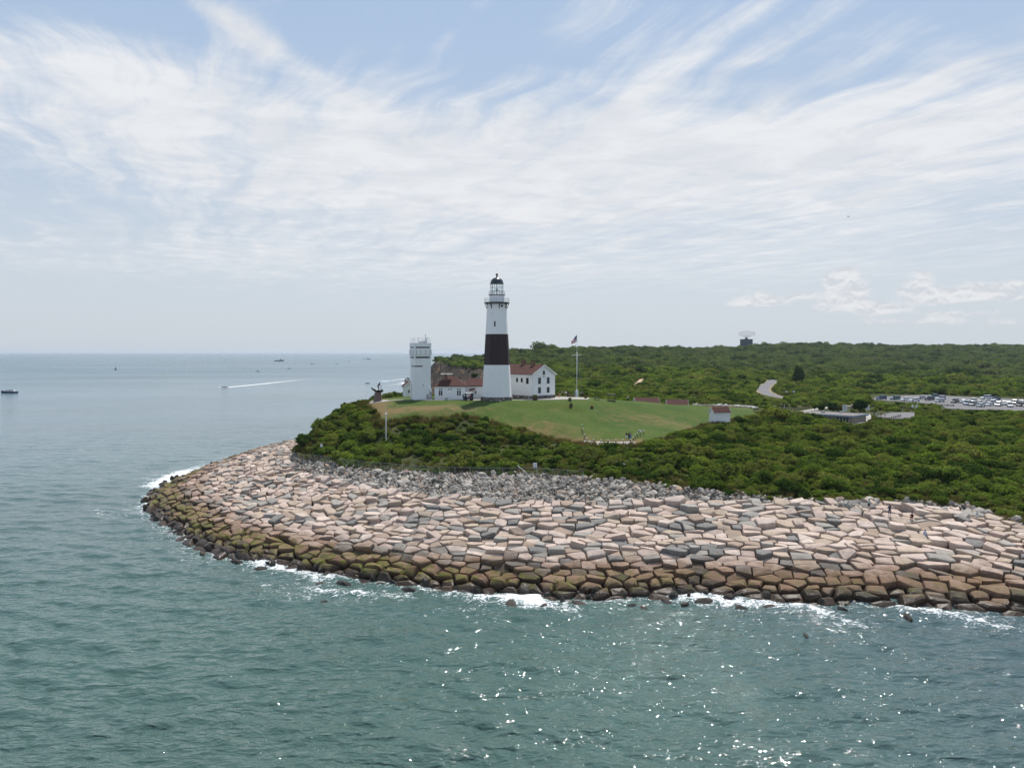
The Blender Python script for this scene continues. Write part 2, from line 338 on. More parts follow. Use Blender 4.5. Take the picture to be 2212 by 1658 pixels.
for f in cf:
    a, b, c = (cp[i] for i in f); za, zb, zc_ = (cz[i] for i in f)
    i0, i1 = np.searchsorted(gu, [min(a[0], b[0], c[0])-1e-9, max(a[0], b[0], c[0])+1e-9]); j0, j1 = np.searchsorted(gw*.55, [min(a[1], b[1], c[1])-1e-9, max(a[1], b[1], c[1])+1e-9])
    if i0 >= i1 or j0 >= j1: continue
    x = GU[j0:j1, i0:i1]; y = GW[j0:j1, i0:i1]*.55
    den = (b[1]-c[1])*(a[0]-c[0])+(c[0]-b[0])*(a[1]-c[1])
    if abs(den) < 1e-14: continue
    l1 = ((b[1]-c[1])*(x-c[0])+(c[0]-b[0])*(y-c[1]))/den; l2 = ((c[1]-a[1])*(x-c[0])+(a[0]-c[0])*(y-c[1]))/den; l3 = 1-l1-l2
    ins = (l1 > -1e-6) & (l2 > -1e-6) & (l3 > -1e-6)
    HG[j0:j1, i0:i1][ins] = (l1*za+l2*zb+l3*zc_)[ins]
HG = np.where(np.isnan(HG), 5.0, HG)
GD = np.exp(GW); GX = GU*GD; GY = GD
def inpoly(x, y, poly):
    x = np.asarray(x, float); y = np.asarray(y, float); r = np.zeros(x.shape, bool); n = len(poly); j = n-1
    for i in range(n):
        xi, yi = poly[i][:2]; xj, yj = poly[j][:2]
        if yi != yj: r ^= ((yi > y) != (yj > y)) & (x < (xj-xi)*(y-yi)/(yj-yi)+xi)
        j = i
    return r
def pdist(x, y, line, closed=False):
    d = np.full(np.shape(x), 1e9); L = [tuple(p[:2]) for p in line]
    if closed: L = L+[L[0]]
    for (ax, ay), (bx, by) in zip(L[:-1], L[1:]):
        ex, ey = bx-ax, by-ay; q = np.clip(((x-ax)*ex+(y-ay)*ey)/(ex*ex+ey*ey+1e-12), 0, 1)
        d = np.minimum(d, np.hypot(x-ax-q*ex, y-ay-q*ey))
    return d
SHORE = [tuple(p) for p in SH]+hid
land = inpoly(GX, GY, LAND); sd = pdist(GX, GY, SHORE)
def blur(A, n):
    for _ in range(n):
        B = np.pad(A, 1, mode='edge'); A = (B[1:-1, 1:-1]*4+B[:-2, 1:-1]+B[2:, 1:-1]+B[1:-1, :-2]+B[1:-1, 2:])/8
    return A
def fbm(x, y, s, oct=4, seed=0):
    r = np.random.default_rng(seed); o = np.zeros(np.shape(x)); a = 1.0
    for k in range(oct):
        for _ in range(4):
            th = r.uniform(0, 2*pi); fr = 2*pi/s*r.uniform(.7, 1.4); o += a*np.sin(fr*(np.cos(th)*x+np.sin(th)*y)+r.uniform(0, 6.28))/4
        a *= .5; s *= .5
    return o
HB = blur(HG, 10)
cliff = inpoly(GX, GY, base_l+top_l[::-1])
HG = np.where(pdist(GX, GY, top_l) < 8, blur(HG, 2), HB)
far = np.clip((GD-300)/500, 0, 1); HG += far*fbm(GX, GY, 120, 3, 3)*1.6*np.clip((HG-4)/6, 0, 1)
near = np.clip((GD-150)/60, 0, 1); HG += near*(1-far)*fbm(GX, GY, 22, 2, 5)*.22*np.clip((HG-9)/4, 0, 1)
gully = np.where(cliff, fbm(GX, GY, 16, 3, 9)*2.2, 0); HG += gully
HG = np.where(inpoly(GX, GY, [tuple(c) for c in SH]+[tuple(c[:2]) for c in CR[::-1]]), HG-.45, HG)
HG = np.where(land & (sd < 12) & (pdist(GX, GY, SH) < 12), np.minimum(HG, sd*.42-.45), HG)
HG = np.where(land, HG, -np.minimum(4.5, sd*.45)-.45)
def flatten(poly, z, fall):
    global HG
    ins = inpoly(GX, GY, poly); dd = pdist(GX, GY, poly, True); k = np.where(ins, 1, np.clip(1-dd/fall, 0, 1)); k = k*k*(3-2*k)
    HG = HG*(1-k)+z*k
LOT = [P(X, Y, 10.5) for X, Y in ((1888,858),(1950,854),(2010,852),(2100,858),(2212,862),(2500,868),(2500,892),(2212,887),(2100,884.5),(2045,882),(2030,873),(1960,868),(1888,863))]
flatten(LOT, 10.42, 8)
flatten([(-22,200.5),(14,200.5),(14,222),(-30,222),(-36,210)], 20.3, 7)
flatten([P(1725,907,9),P(1850,918,9),P(1975,906,9.6),P(1975,889,9.8),P(1840,884,9.8),P(1730,886,9.8)], 9.6, 12)
def hgt(x, y):
    x = np.asarray(x, float); y = np.asarray(y, float); d = np.maximum(y, 1.0)
    a = np.clip((x/d-U0)/(U1-U0)*(NU-1), 0, NU-1.001); b = np.clip((np.log(d)-W0)/(W1-W0)*(NW-1), 0, NW-1.001)
    i = a.astype(int); j = b.astype(int); fa = a-i; fb = b-j
    return (HG[j, i]*(1-fa)+HG[j, i+1]*fa)*(1-fb)+(HG[j+1, i]*(1-fa)+HG[j+1, i+1]*fa)*fb
def h1(x, y): return float(hgt(np.array([x]), np.array([y]))[0])
def G(X, Y, dmin=110, dmax=1500):
    """ground point seen at a survey direction"""
    r = ray(X, Y); ds = np.exp(np.linspace(log(dmin), log(dmax), 3000)); xs = r.x/r.y*ds; zs = H+r.z/r.y*ds; hs = hgt(xs, ds)
    k = np.argmax(zs <= hs)
    if zs[k] > hs[k]: k = len(ds)-1
    return (xs[k], ds[k], float(hs[k]))

LAWN = [P(795,868,20),P(830,906,17.2),P(900,899,17.9),P(1000,895,18.3),P(1050,907,17.0),P(1130,932,14.8),P(1200,949,13.5),P(1255,958,12.9),P(1330,960,12.8),P(1385,958,12.9),P(1450,944,13.2),P(1530,917,13.5),P(1640,900,13.4),(82,262),(92,285),(84,293),(70,290),(60,262),(40,262),(28,250),(5,246),(-20,244),(-34,232),(-40,212)]
COBP = [tuple(c[:2]) for c in CR]+[tuple(c[:2]) for c in cob[::-1]]
REVP = [tuple(c) for c in SH]+[tuple(c[:2]) for c in CR[::-1]]

# ------------------------------------------------------------------ ground meshes (lawn, bluff, hillside, rock bed)
def lawnm(t):
    p = geo_pos(t)
    a = t.noise(p, .07, 5, .6); b = t.noise(p, .33, 6, .7, .6); c = t.noise(t.vm('MULTIPLY', p, (1, 2.2, 1)), 2.2, 5, .75)
    col = t.mix(t.ss(a, .35, .68), (.034, .074, .009), (.062, .094, .014))
    dry = t.m('ADD', t.m('MULTIPLY', b, 1.0), t.m('MULTIPLY', t.attr('dry'), .55))
    col = t.mix(t.ss(t.noise(p, 1.1, 4, .7, .5), .46, .72, 0, .42), col, (.11, .098, .034)); col = t.mix(t.ss(dry, .52, .95, 0, .9), col, (.165, .115, .052))
    k = t.ss(c, .25, .75, .72, 1.25); col = t.mix(1.0, col, t.comb(k, k, k), 'MULTIPLY')
    bp = t.n('ShaderNodeBump', None, Strength=.5, Distance=.12, Height=c).outputs[0]
    return pbr(t, col, .9, .1, normal=bp)
def hillm(t):
    p = geo_pos(t); a = t.noise(p, .2, 6, .65); b = t.noise(p, 2.4, 4, .7)
    col = t.mix(t.ss(a, .35, .7), (.030, .042, .014), (.075, .075, .030)); col = t.mix(t.ss(b, .5, .8, 0, .5), col, (.12, .10, .05))
    return pbr(t, col, .95, .05)
def bedm(t):
    p = geo_pos(t); a = t.noise(p, 1.2, 6, .7); return pbr(t, t.mix(a, (.022, .021, .02), (.075, .07, .065)), .9, .2)
def bluffm(t):
    p = geo_pos(t); x, y, z = t.sep(p)
    s = t.noise(t.comb(t.m('MULTIPLY', x, .30), t.m('MULTIPLY', y, .12), t.m('MULTIPLY', z, .05)), 1.0, 6, .62, .8)
    b = t.noise(t.vm('MULTIPLY', p, (1.0, 1.0, .35)), .35, 6, .7)
    col = t.mix(t.ss(s, .54, .66), (.060, .048, .038), (.27, .165, .095)); col = t.mix(t.ss(b, .45, .7, 0, .8), col, (.038, .034, .026))
    bp = t.n('ShaderNodeBump', None, Strength=.8, Distance=1.2, Height=b).outputs[0]
    return pbr(t, col, .95, .05, normal=bp)
M['lawn'] = mat('mown_grass', lawnm); M['hill'] = mat('hill_soil', hillm); M['bed'] = mat('rock_bed', bedm); M['bluff'] = mat('eroded_bluff', bluffm)
VG = np.stack([GX, GY, HG], -1).reshape(-1, 3)
ii = (np.arange(NW-1)[:, None]*NU+np.arange(NU-1)[None]).ravel()
Q = np.stack([ii, ii+1, ii+NU+1, ii+NU], 1)
qc = VG[Q].mean(1); qmax = VG[Q][:, :, 2].max(1)
zlawn = inpoly(qc[:, 0], qc[:, 1], LAWN); zbed = inpoly(qc[:, 0], qc[:, 1], COBP) | inpoly(qc[:, 0], qc[:, 1], REVP) | (qmax < .6) | (pdist(qc[:, 0], qc[:, 1], SH) < 5)
zbl = (inpoly(qc[:, 0], qc[:, 1], base_l+top_l[::-1]) | ((pdist(qc[:, 0], qc[:, 1], base_l) < 9) & (qc[:, 2] < 9)) | ((qc[:, 1] > 690) & (qc[:, 0]/qc[:, 1] < -.09))) & ~zbed
def sub(name, mask, m):
    q = Q[mask]; ids, inv = np.unique(q, return_inverse=True); me = np_mesh(name, VG[ids], inv.reshape(q.shape), m, True)
    o = bpy.data.objects.new(name, me); COL.objects.link(o); o['kind'] = 'structure'; return o, VG[ids]
keep = qmax > -4.2
lo, lv = sub('lawn', zlawn & keep, M['lawn'])
dry = np.exp(-((lv[:, 0]-38)/16)**2-((lv[:, 1]-200)/11)**2)*.38+np.exp(-((lv[:, 0]-24)/22)**2-((lv[:, 1]-170)/4)**2)*.75+np.exp(-((lv[:, 0]+24)/16)**2-((lv[:, 1]-188)/5)**2)*.75+np.exp(-((lv[:, 0]-6)/12)**2-((lv[:, 1]-178)/5)**2)*.45+np.exp(-((lv[:, 0]+36)/5)**2-((lv[:, 1]-196)/12)**2)*.9+np.exp(-((lv[:, 0]-78)/12)**2-((lv[:, 1]-280)/12)**2)*1.0
lo.data.attributes.new('dry', 'FLOAT', 'POINT').data.foreach_set('value', dry.astype(np.float32))
sub('rock_bed_ground', zbed & ~zlawn & keep, M['bed']); sub('bluff_ground', zbl & ~zlawn & keep, M['bluff']); sub('hillside_ground', ~zbed & ~zbl & ~zlawn & keep, M['hill'])

# ------------------------------------------------------------------ sea
def build_sea():
    du = np.linspace(-1.0, 1.05, 620); dd = np.concatenate([np.exp(np.linspace(log(46), log(420), 660)), np.exp(np.linspace(log(424), log(60000), 190))])
    A, D = np.meshgrid(du, dd); X = A*D; Y = D
    r = np.random.default_rng(5); Z = np.zeros_like(X)
    for k in range(90):
        lam = exp(r.uniform(log(.8), log(9))); th = r.normal(0, .40)+R(10); am = .0080*lam**.70*r.uniform(.5, 1.3)
        res_ = np.clip(1.35-np.maximum(D*.0036, D*.00338)*3.2/lam, 0, 1)
        ph = 2*pi/lam*(sin(th)*X+cos(th)*Y)+r.uniform(0, 6.28)+.5*np.sin(X*.05+k)+.4*np.sin(Y*.043+2*k)
        Z += am*res_*np.clip(1.25-D/330, 0, 1)*(np.sin(ph)+.22*np.cos(2*ph))
    near = D < 420
    sdist = np.full(X.shape, 999.0); sdist[near] = pdist(X[near], Y[near], SHORE)
    sdist2 = np.where((D > 420) & (D < 1100), 0, 0); m2 = (D >= 420) & (D < 1100); sdist[m2] = pdist(X[m2], Y[m2], SHORE)
    big = fbm(X, Y, 26, 3, 21)
    foam = np.clip(1-(sdist-1.0)/(7.5+4.5*big), 0, 1)*.52
    foam = np.maximum(foam, np.clip(1-sdist/1.2, 0, 1)*.55)
    foam += np.exp(-((sdist-9-3*big)/4)**2)*.30*np.clip(.5+big, 0, 1)
    foam *= np.where(X > 40, .85, 1)
    def streak(a, b, wd, am):
        nonlocal foam, Z
        k = pdist(X, Y, [a, b]); foam += np.exp(-(k/wd)**2)*am*(.7+.3*big); Z += np.exp(-(k/(wd*1.6))**2)*.22*near
    q = lambda X_, Y_: P(X_, Y_, 0)[:2]
    streak(q(1740,1312), q(1900,1370), 1.4, .30); streak(q(1880,1375), q(2050,1450), 1.0, .28); streak(q(1950,1312), q(2160,1352), 1.5, .36)
    streak(q(1130,1298), q(1230,1322), 2.2, .55); streak(q(960,1288), q(1130,1298), 2.0, .3); streak(q(1480,1292), q(1700,1312), 1.8, .35)
    streak(q(690,1275), q(900,1290), 1.6, .35); streak(q(330,1050), q(420,1010), 3.0, .65); streak(q(560,1215), q(700,1250), 1.6, .4); streak(q(860,1330), q(1000,1318), 1.0, .3)
    streak(q(820,824), q(875,818), 9, .9); streak(q(840,832), q(880,826), 5, .8)
    Z += np.clip(1-sdist/5, 0, 1)*.12*near*fbm(X, Y, 4, 2, 31)
    Z = np.where(D > 420, 0, Z)
    V = np.stack([X, Y, Z], -1).reshape(-1, 3); nu, nw = len(du), len(dd)
    i = (np.arange(nw-1)[:, None]*nu+np.arange(nu-1)[None]).ravel(); q4 = np.stack([i, i+1, i+nu+1, i+nu], 1)
    def m(t):
        p = geo_pos(t); x, y, z = t.sep(p)
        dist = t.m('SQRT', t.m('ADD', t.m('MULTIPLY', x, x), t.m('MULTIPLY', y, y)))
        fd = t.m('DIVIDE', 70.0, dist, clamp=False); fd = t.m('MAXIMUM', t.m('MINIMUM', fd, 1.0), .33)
        rip = t.noise(t.vm('MULTIPLY', p, (.8, 1.7, 1)), .62, 1.5, .5, .5); rip2 = t.noise(t.vm('MULTIPLY', p, (.8, 1.7, 1)), .25, 2, .5, .6); rip3 = t.noise(t.vm('MULTIPLY', p, (1, 1.6, 1)), 1.7, 1, .5, .4)
        gust = t.ss(t.noise(t.vm('MULTIPLY', p, (.5, 1, 1)), .06, 3, .5), .3, .7, .7, 1.15)
        b = t.n('ShaderNodeBump', None, Strength=t.m('MULTIPLY', fd, .9), Distance=.95, Height=rip2).outputs[0]
        b = t.n('ShaderNodeBump', None, Strength=t.m('MULTIPLY', fd, gust), Distance=.44, Height=rip, Normal=b).outputs[0]
        b = t.n('ShaderNodeBump', None, Strength=t.m('MULTIPLY', fd, gust), Distance=.17, Height=rip3, Normal=b).outputs[0]
        swell = t.noise(t.vm('MULTIPLY', p, (.25, 1, 1)), .012, 5, .6, .4); patch = t.noise(t.vm('MULTIPLY', p, (.4, 1, 1)), .004, 4, .6, .6)
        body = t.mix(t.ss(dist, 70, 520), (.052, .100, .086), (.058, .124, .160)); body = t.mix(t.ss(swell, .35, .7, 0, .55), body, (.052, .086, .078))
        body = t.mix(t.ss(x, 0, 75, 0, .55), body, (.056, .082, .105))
        rough = t.m('ADD', .04, t.m('MULTIPLY', t.ss(dist, 150, 1500), .20)); rough = t.m('ADD', rough, t.m('MULTIPLY', t.ss(patch, .4, .65), .05))
        w = pbr(t, body, .1, .5, normal=b); pb = w.node; pb.inputs['IOR'].default_value = 1.333; t.link(rough, pb.inputs['Roughness'])
        fn_ = t.noise(t.vm('MULTIPLY', p, (1, 1.2, 0)), .75, 8, .68, 1.2); fn2 = t.noise(p, 3.5, 4, .7)
        f = t.m('ADD', t.m('ADD', t.m('MULTIPLY', t.attr('foam'), .95), t.m('MULTIPLY', t.m('SUBTRACT', fn_, .5), 1.9)), t.m('MULTIPLY', t.m('SUBTRACT', fn2, .5), 1.3))
        f = t.m('MULTIPLY', t.ss(f, .42, .90), t.ss(t.attr('foam'), .03, .2))
        fo = pbr(t, t.mix(fn2, (.70, .72, .73), (.86, .87, .88)), .8, .2)
        return t.n('ShaderNodeMixShader', None, i0=f, i1=w, i2=fo).outputs[0]
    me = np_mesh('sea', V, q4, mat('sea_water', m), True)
    me.attributes.new('foam', 'FLOAT', 'POINT').data.foreach_set('value', np.clip(foam, 0, 1.2).ravel().astype(np.float32))
    o = bpy.data.objects.new('sea', me); COL.objects.link(o); o['kind'] = 'structure'
build_sea()

# ------------------------------------------------------------------ stone slope: fitted armour blocks
def blockm(t):
    p = geo_pos(t); x, y, z = t.sep(p); tint = t.attr('tint', 'Color'); nz = t.sep(t.n('ShaderNodeNewGeometry').outputs['True Normal'])[2]
    a = t.noise(p, 1.1, 7, .66, .3); b = t.noise(p, 7, 5, .7); c = t.noise(t.vm('MULTIPLY', p, (1, 1, 2.5)), .5, 4, .6, .8)
    col = t.mix(t.ss(a, .42, .72, 0, .50), tint, (.17, .15, .135)); col = t.mix(t.ss(b, .35, .75, 0, .35), col, (.56, .50, .46), 'MIX')
    col = t.mix(t.ss(b, .62, .75, 0, .5), col, (.12, .11, .10))
    zz = t.m('ADD', z, t.m('MULTIPLY', t.m('SUBTRACT', c, .5), 2.6))
    wet = t.ss(zz, 2.2, 4.4, 1, 0); col = t.mix(t.m('MULTIPLY', wet, .92), col, t.mix(1.0, col, (.40, .29, .21), 'MULTIPLY'))
    soak = t.ss(zz, .7, 1.7, 1, 0); col = t.mix(t.m('MULTIPLY', soak, .85), col, (.030, .021, .014))
    left = t.ss(x, 35, -15, .35, 1.0)
    pat = t.noise(t.vm('MULTIPLY', p, (1, 1, .4)), .33, 3, .6)
    mo = t.m('MULTIPLY', t.m('MULTIPLY', t.ss(zz, .7, 1.2), t.ss(zz, 1.9, 2.9, 1, 0)), t.m('MULTIPLY', t.ss(nz, .0, .5), t.m('MULTIPLY', t.ss(a, .34, .60), t.ss(pat, .36, .50))))
    col = t.mix(t.m('MULTIPLY', mo, t.m('MULTIPLY', left, .95)), col, t.mix(t.ss(b, .3, .7), (.060, .066, .010), (.15, .15, .018)))
    h = t.m('ADD', t.m('MULTIPLY', a, .7), t.m('MULTIPLY', b, .3)); bp = t.n('ShaderNodeBump', None, Strength=.75, Distance=.16, Height=h).outputs[0]
    w = pbr(t, col, .8, .25, normal=bp); t.link(t.ss(zz, .6, 1.6, .35, .85), w.node.inputs['Roughness']); return w
M['block'] = mat('granite_block', blockm)
TINTS = [((.47, .352, .285), .35), ((.53, .42, .35), .17), ((.41, .31, .225), .16), ((.28, .255, .22), .12), ((.14, .135, .125), .11), ((.31, .215, .15), .09)]
def pick_tint(f=1.0):
    r = random.random(); s_ = 0
    for i, (c, w) in enumerate(TINTS):
        s_ += w
        if r < s_: break
    k = random.uniform(.86, 1.1)*f; return tuple(x*k for x in c), i
def block_mesh(poly2, h, es, et, en, o, tilt, toe=False):
    """faceted block over a cell outline given in the slope's own plane"""
    n = len(poly2); cx = sum(p[0] for p in poly2)/n; cy = sum(p[1] for p in poly2)/n
    V, Fc = [], []
    lay = [(1.12, -1.3), (1.05, -.15), (.92, h*.5), (.78, h*.85), (.5, h*1.0)] if toe else [(.85, -1.3), (1.0, h*.15), (.975, h*.72), (.925, h*.94), (.70, h*1.0)]
    bx, by = random.uniform(-.16, .16), random.uniform(-.16, .16)
    for li, (k, z) in enumerate(lay):
        for (px_, py_) in poly2:
            kk = k*(1+random.uniform(-.025, .025)) if li else 1
            lx, ly = cx+(px_-cx)*kk+(bx*(1-k)*2), cy+(py_-cy)*kk+(by*(1-k)*2)
            zz = z + ((lx-cx)*tilt[0]+(ly-cy)*tilt[1])*(1 if li else 0) + (random.uniform(-.05, .05) if li > 1 else 0)
            V.append(o+es*lx+et*ly+en*zz)
    top = len(V); V.append(o+es*(cx+bx)+et*(cy+by)+en*(h*1.03+random.uniform(-.05, .06)))
    for i in range(len(lay)-1):
        for j in range(n):
            k = (j+1) % n; Fc.append((i*n+j, i*n+k, (i+1)*n+k, (i+1)*n+j))
    b = (len(lay)-1)*n
    for j in range(n): Fc.append((b+j, b+(j+1) % n, top))
    return V, Fc
def clip(poly, nx, ny, d):
    out = []
    for i in range(len(poly)):
        p, q = poly[i], poly[(i+1) % len(poly)]; a = p[0]*nx+p[1]*ny-d; b = q[0]*nx+q[1]*ny-d
        if a <= 0: out.append(p)
        if a*b < 0:
            k = a/(a-b); out.append((p[0]+(q[0]-p[0])*k, p[1]+(q[1]-p[1])*k))
    return out
def build_blocks():
    L = len(SH); ROWS = 20; seeds = []
    def pt(i, t):
        k = int(min(max(i, 0), L-1.001)); f = i-k; s = SH[k]*(1-f)+SH[k+1]*f; c = CR[k]*(1-f)+CR[k+1]*f
        return Vector((s[0]+(c[0]-s[0])*t, s[1]+(c[1]-s[1])*t, float(prof(t))*c[2] if t >= 0 else t*14))
    for row in range(-1, ROWS):
        t0 = (row+.45)/ROWS; i = 1.3+random.uniform(0, .3); 
        while i < L-1.02:
            t = t0+random.uniform(-.22, .22)/ROWS*(2.2 if row < 2 else 1); p = pt(i, t)
            e = .02; v = (pt(min(i+e, L-1.01), t)-pt(max(i-e, 0), t)); ln = v.length/(2*e) if i-e > 0 else v.length/e
            wd = random.choice((1.3, 1.6, 1.9, 2.1, 2.3, 2.6, 3.0, 3.6, 4.2))*random.uniform(.9, 1.1)*(1.1-.12*t)
            if p.x > 40: wd *= 1.12
            if row < 1: wd *= 1.15
            seeds.append((p, i, t, row)); i += wd/max(ln, .5)
    pos = np.array([s[0][:] for s in seeds]); out = []
    for n_, (p, i, t, row) in enumerate(seeds):
        es = (pt(min(i+.05, L-1.01), t)-pt(max(i-.05, 0), t)).normalized(); et = (pt(i, min(t+.04, 1.0))-pt(i, max(t-.04, -.06)))
        et = (et-es*et.dot(es)).normalized(); en = es.cross(et)
        if en.z < 0: en = -en
        dv = pos-np.array(p[:]); near = np.where(((dv**2).sum(1) < 42) & (np.arange(len(pos)) != n_))[0]
        a = random.uniform(-.3, .3); a2 = random.uniform(-.3, .3); poly = [(-2.4, -1.0), (2.4, -1.0+a), (2.4, 1.0), (-2.4, 1.0-a2)]
        for k in near:
            w = Vector(dv[k]); ax, ay = w.dot(es), w.dot(et); q = ax*ax+ay*ay
            if q < .05: continue
            same = seeds[k][3] == row; nx_, ny_ = (ax, ay*.5) if same else (ax*random.uniform(.2, .6), ay)
            ln = sqrt(nx_*nx_+ny_*ny_); nx_, ny_ = nx_/ln, ny_/ln; poly = clip(poly, nx_, ny_, (ax*nx_+ay*ny_)/2-random.uniform(.01, .08))
            if len(poly) < 3: break
        if len(poly) < 3: continue
        # drop slivers between corners, keep the cut stones angular
        pp = []
        for j in range(len(poly)):
            if math.dist(poly[j], poly[j-1]) > .28: pp.append(poly[j])
        if len(pp) < 3: continue
        ar = abs(sum(pp[j-1][0]*pp[j][1]-pp[j][0]*pp[j-1][1] for j in range(len(pp))))/2
        if ar < .4: continue
        # ccw
        if sum(pp[j-1][0]*pp[j][1]-pp[j][0]*pp[j-1][1] for j in range(len(pp))) < 0: pp = pp[::-1]
        h = random.uniform(.45, .95)*min(1.15, .65+ar*.12); til = (random.gauss(0, .10), random.gauss(-.03 if row > 0 else .14, .14))
        c = random.uniform(-.42, .14)
        V, Fc = block_mesh(pp, h, es, et, en, p+en*c, til, row < 2)
        if en.dot(es.cross(et)) < 0: Fc = [f[::-1] for f in Fc]
        d = p.length; score = ar*max(.15, (en.dot((Vector((0, 0, H))-p).normalized())))/(d*d)
        px_, py_ = proj(*p)
        if not (-40 < px_ < 2250): score *= .05
        tint, ti = pick_tint(); out.append((score, V, Fc, tint, ti, p, t, ar))
    out.sort(key=lambda q: -q[0]); return out
BL = build_blocks()
def tint_attr(me, tints):
    a = me.color_attributes.new('tint', 'FLOAT_COLOR', 'POINT'); a.data.foreach_set('color', np.asarray(tints, np.float32).ravel())
CN = ['pale pink', 'whitish pink', 'tan', 'grey', 'dark grey', 'brown']
for sc_, V, Fc, tint, ti, p, t, ar in BL[:300]:
    c = sum(V, Vector())/len(V)
    o = mesh_obj('granite_block', [tuple(v-c) for v in V], Fc, M['block'], loc=c); tint_attr(o.data, [(*tint, 1)]*len(V))
    where = 'mossy wet granite block in the lowest courses of the sea wall, at the waterline' if p.z < 1.2 else (f'{"brown-stained" if ti in (0, 1, 2, 5) else CN[ti]} granite block in the damp lower courses of the sea wall' if p.z < 3.2 else f'dry {CN[ti]} granite block in the sunlit upper courses of the sea wall')
    tag(o, where, 'boulder', 'granite blocks of the sea wall')
V, Fc, T = [], [], []
for sc_, v, f, tint, ti, p, t, ar in BL[300:]:
    b = len(V); V += [tuple(q) for q in v]; Fc += [tuple(b+i for i in g) for g in f]; T += [(*tint, 1)]*len(v)
o = mesh_obj('sea_wall_blocks', V, Fc, M['block']); tint_attr(o.data, T); tag(o, 'mass of smaller and farther granite blocks of the sea wall round the point', 'sea wall', kind='stuff')

# ------------------------------------------------------------------ scatter of many (stuff only)
STORE = {}
def scatter(name, P3, scl, rot, pick, protos, label, cat):
    c = bpy.data.collections.new(name+'_kinds')
    for q in protos: c.objects.link(q)
    me = bpy.data.meshes.new(name); me.vertices.add(len(P3)); me.vertices.foreach_set('co', np.asarray(P3, np.float32).ravel())
    me.attributes.new('scl', 'FLOAT_VECTOR', 'POINT').data.foreach_set('vector', np.asarray(scl, np.float32).ravel())
    me.attributes.new('rot', 'FLOAT_VECTOR', 'POINT').data.foreach_set('vector', np.asarray(rot, np.float32).ravel())
    me.attributes.new('pick', 'INT', 'POINT').data.foreach_set('value', np.asarray(pick, np.int32))
    o = bpy.data.objects.new(name, me); COL.objects.link(o)
    ng = bpy.data.node_groups.new(name, 'GeometryNodeTree'); ng.interface.new_socket('Geometry', in_out='INPUT', socket_type='NodeSocketGeometry'); ng.interface.new_socket('Geometry', in_out='OUTPUT', socket_type='NodeSocketGeometry')
    gi = ng.nodes.new('NodeGroupInput'); go = ng.nodes.new('NodeGroupOutput'); ip = ng.nodes.new('GeometryNodeInstanceOnPoints'); ci = ng.nodes.new('GeometryNodeCollectionInfo')
    ci.inputs['Collection'].default_value = c; ci.inputs['Separate Children'].default_value = True; ci.inputs['Reset Children'].default_value = True
    def na(n, ty):
        a = ng.nodes.new('GeometryNodeInputNamedAttribute'); a.data_type = ty; a.inputs['Name'].default_value = n
        return next(s for s in a.outputs if s.enabled and s.name == 'Attribute')
    ng.links.new(gi.outputs[0], ip.inputs['Points']); ng.links.new(ci.outputs[0], ip.inputs['Instance']); ip.inputs['Pick Instance'].default_value = True
    ng.links.new(na('pick', 'INT'), ip.inputs['Instance Index']); ng.links.new(na('scl', 'FLOAT_VECTOR'), ip.inputs['Scale'])
    e = ng.nodes.new('FunctionNodeEulerToRotation'); ng.links.new(na('rot', 'FLOAT_VECTOR'), e.inputs[0]); ng.links.new(e.outputs[0], ip.inputs['Rotation'])
    ng.links.new(ip.outputs[0], go.inputs[0]); md = o.modifiers.new('scatter', 'NODES'); md.node_group = ng
    return tag(o, label, cat, kind='stuff')
def proto(name, me): return bpy.data.objects.new(name, me)

def bush_mesh(name, m, seed, n=650, leaf=.11, lobes=7, tall=.8, trunk=False, hull=True):
    r = np.random.default_rng(seed)
    C = [(0, 0, .35*tall, .62)]
    for k in range(lobes):
        a = 2*pi*k/lobes+r.uniform(-.4, .4); q = r.uniform(.32, .68); C.append((q*cos(a), q*sin(a), tall*r.uniform(.18, .75), r.uniform(.26, .46)))
    C = np.array(C); V, Q_, Lf = [], [], []
    wts = C[:, 3]**2; wts /= wts.sum()
    for _ in range(n):
        k = r.choice(len(C), p=wts); d = r.normal(size=3); d[2] = abs(d[2])*1.1-.25; d /= np.linalg.norm(d)
        rad = C[k, 3]*r.uniform(.80, 1.10); p = C[k, :3]+d*rad*[1, 1, tall]
        nn = d+r.normal(size=3)*.55; nn /= np.linalg.norm(nn); u = np.cross(nn, r.normal(size=3)); u /= np.linalg.norm(u)+1e-9; w = np.cross(nn, u)
        s = leaf*r.uniform(.55, 1.35); b = len(V)
        V += [p-u*s, p+w*s*.55, p+u*s, p-w*s*.55]; Q_.append((b, b+1, b+2, b+3)); Lf += [r.uniform()]*4
    if hull:
        for c in C:
            b = len(V); ns, nr = 7, 4
            for i in range(nr+1):
                ph = pi*i/nr
                for j in range(ns):
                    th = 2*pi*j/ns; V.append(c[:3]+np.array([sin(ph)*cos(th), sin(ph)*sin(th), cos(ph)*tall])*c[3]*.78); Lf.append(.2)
            for i in range(nr):
                for j in range(ns):
                    k = (j+1) % ns; Q_.append((b+i*ns+j, b+i*ns+k, b+(i+1)*ns+k, b+(i+1)*ns+j))
    me = np_mesh(name, np.array(V), np.array(Q_), m)
    a = np.array(Lf, np.float32)
    if len(a) == len(me.vertices): me.attributes.new('leaf', 'FLOAT', 'POINT').data.foreach_set('value', a)
    return me
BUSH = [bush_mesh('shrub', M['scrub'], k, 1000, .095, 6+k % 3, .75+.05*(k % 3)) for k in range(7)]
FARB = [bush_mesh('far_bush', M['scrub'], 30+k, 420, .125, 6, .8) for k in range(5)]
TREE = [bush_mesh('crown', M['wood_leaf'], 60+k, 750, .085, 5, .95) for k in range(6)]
TUFT = []
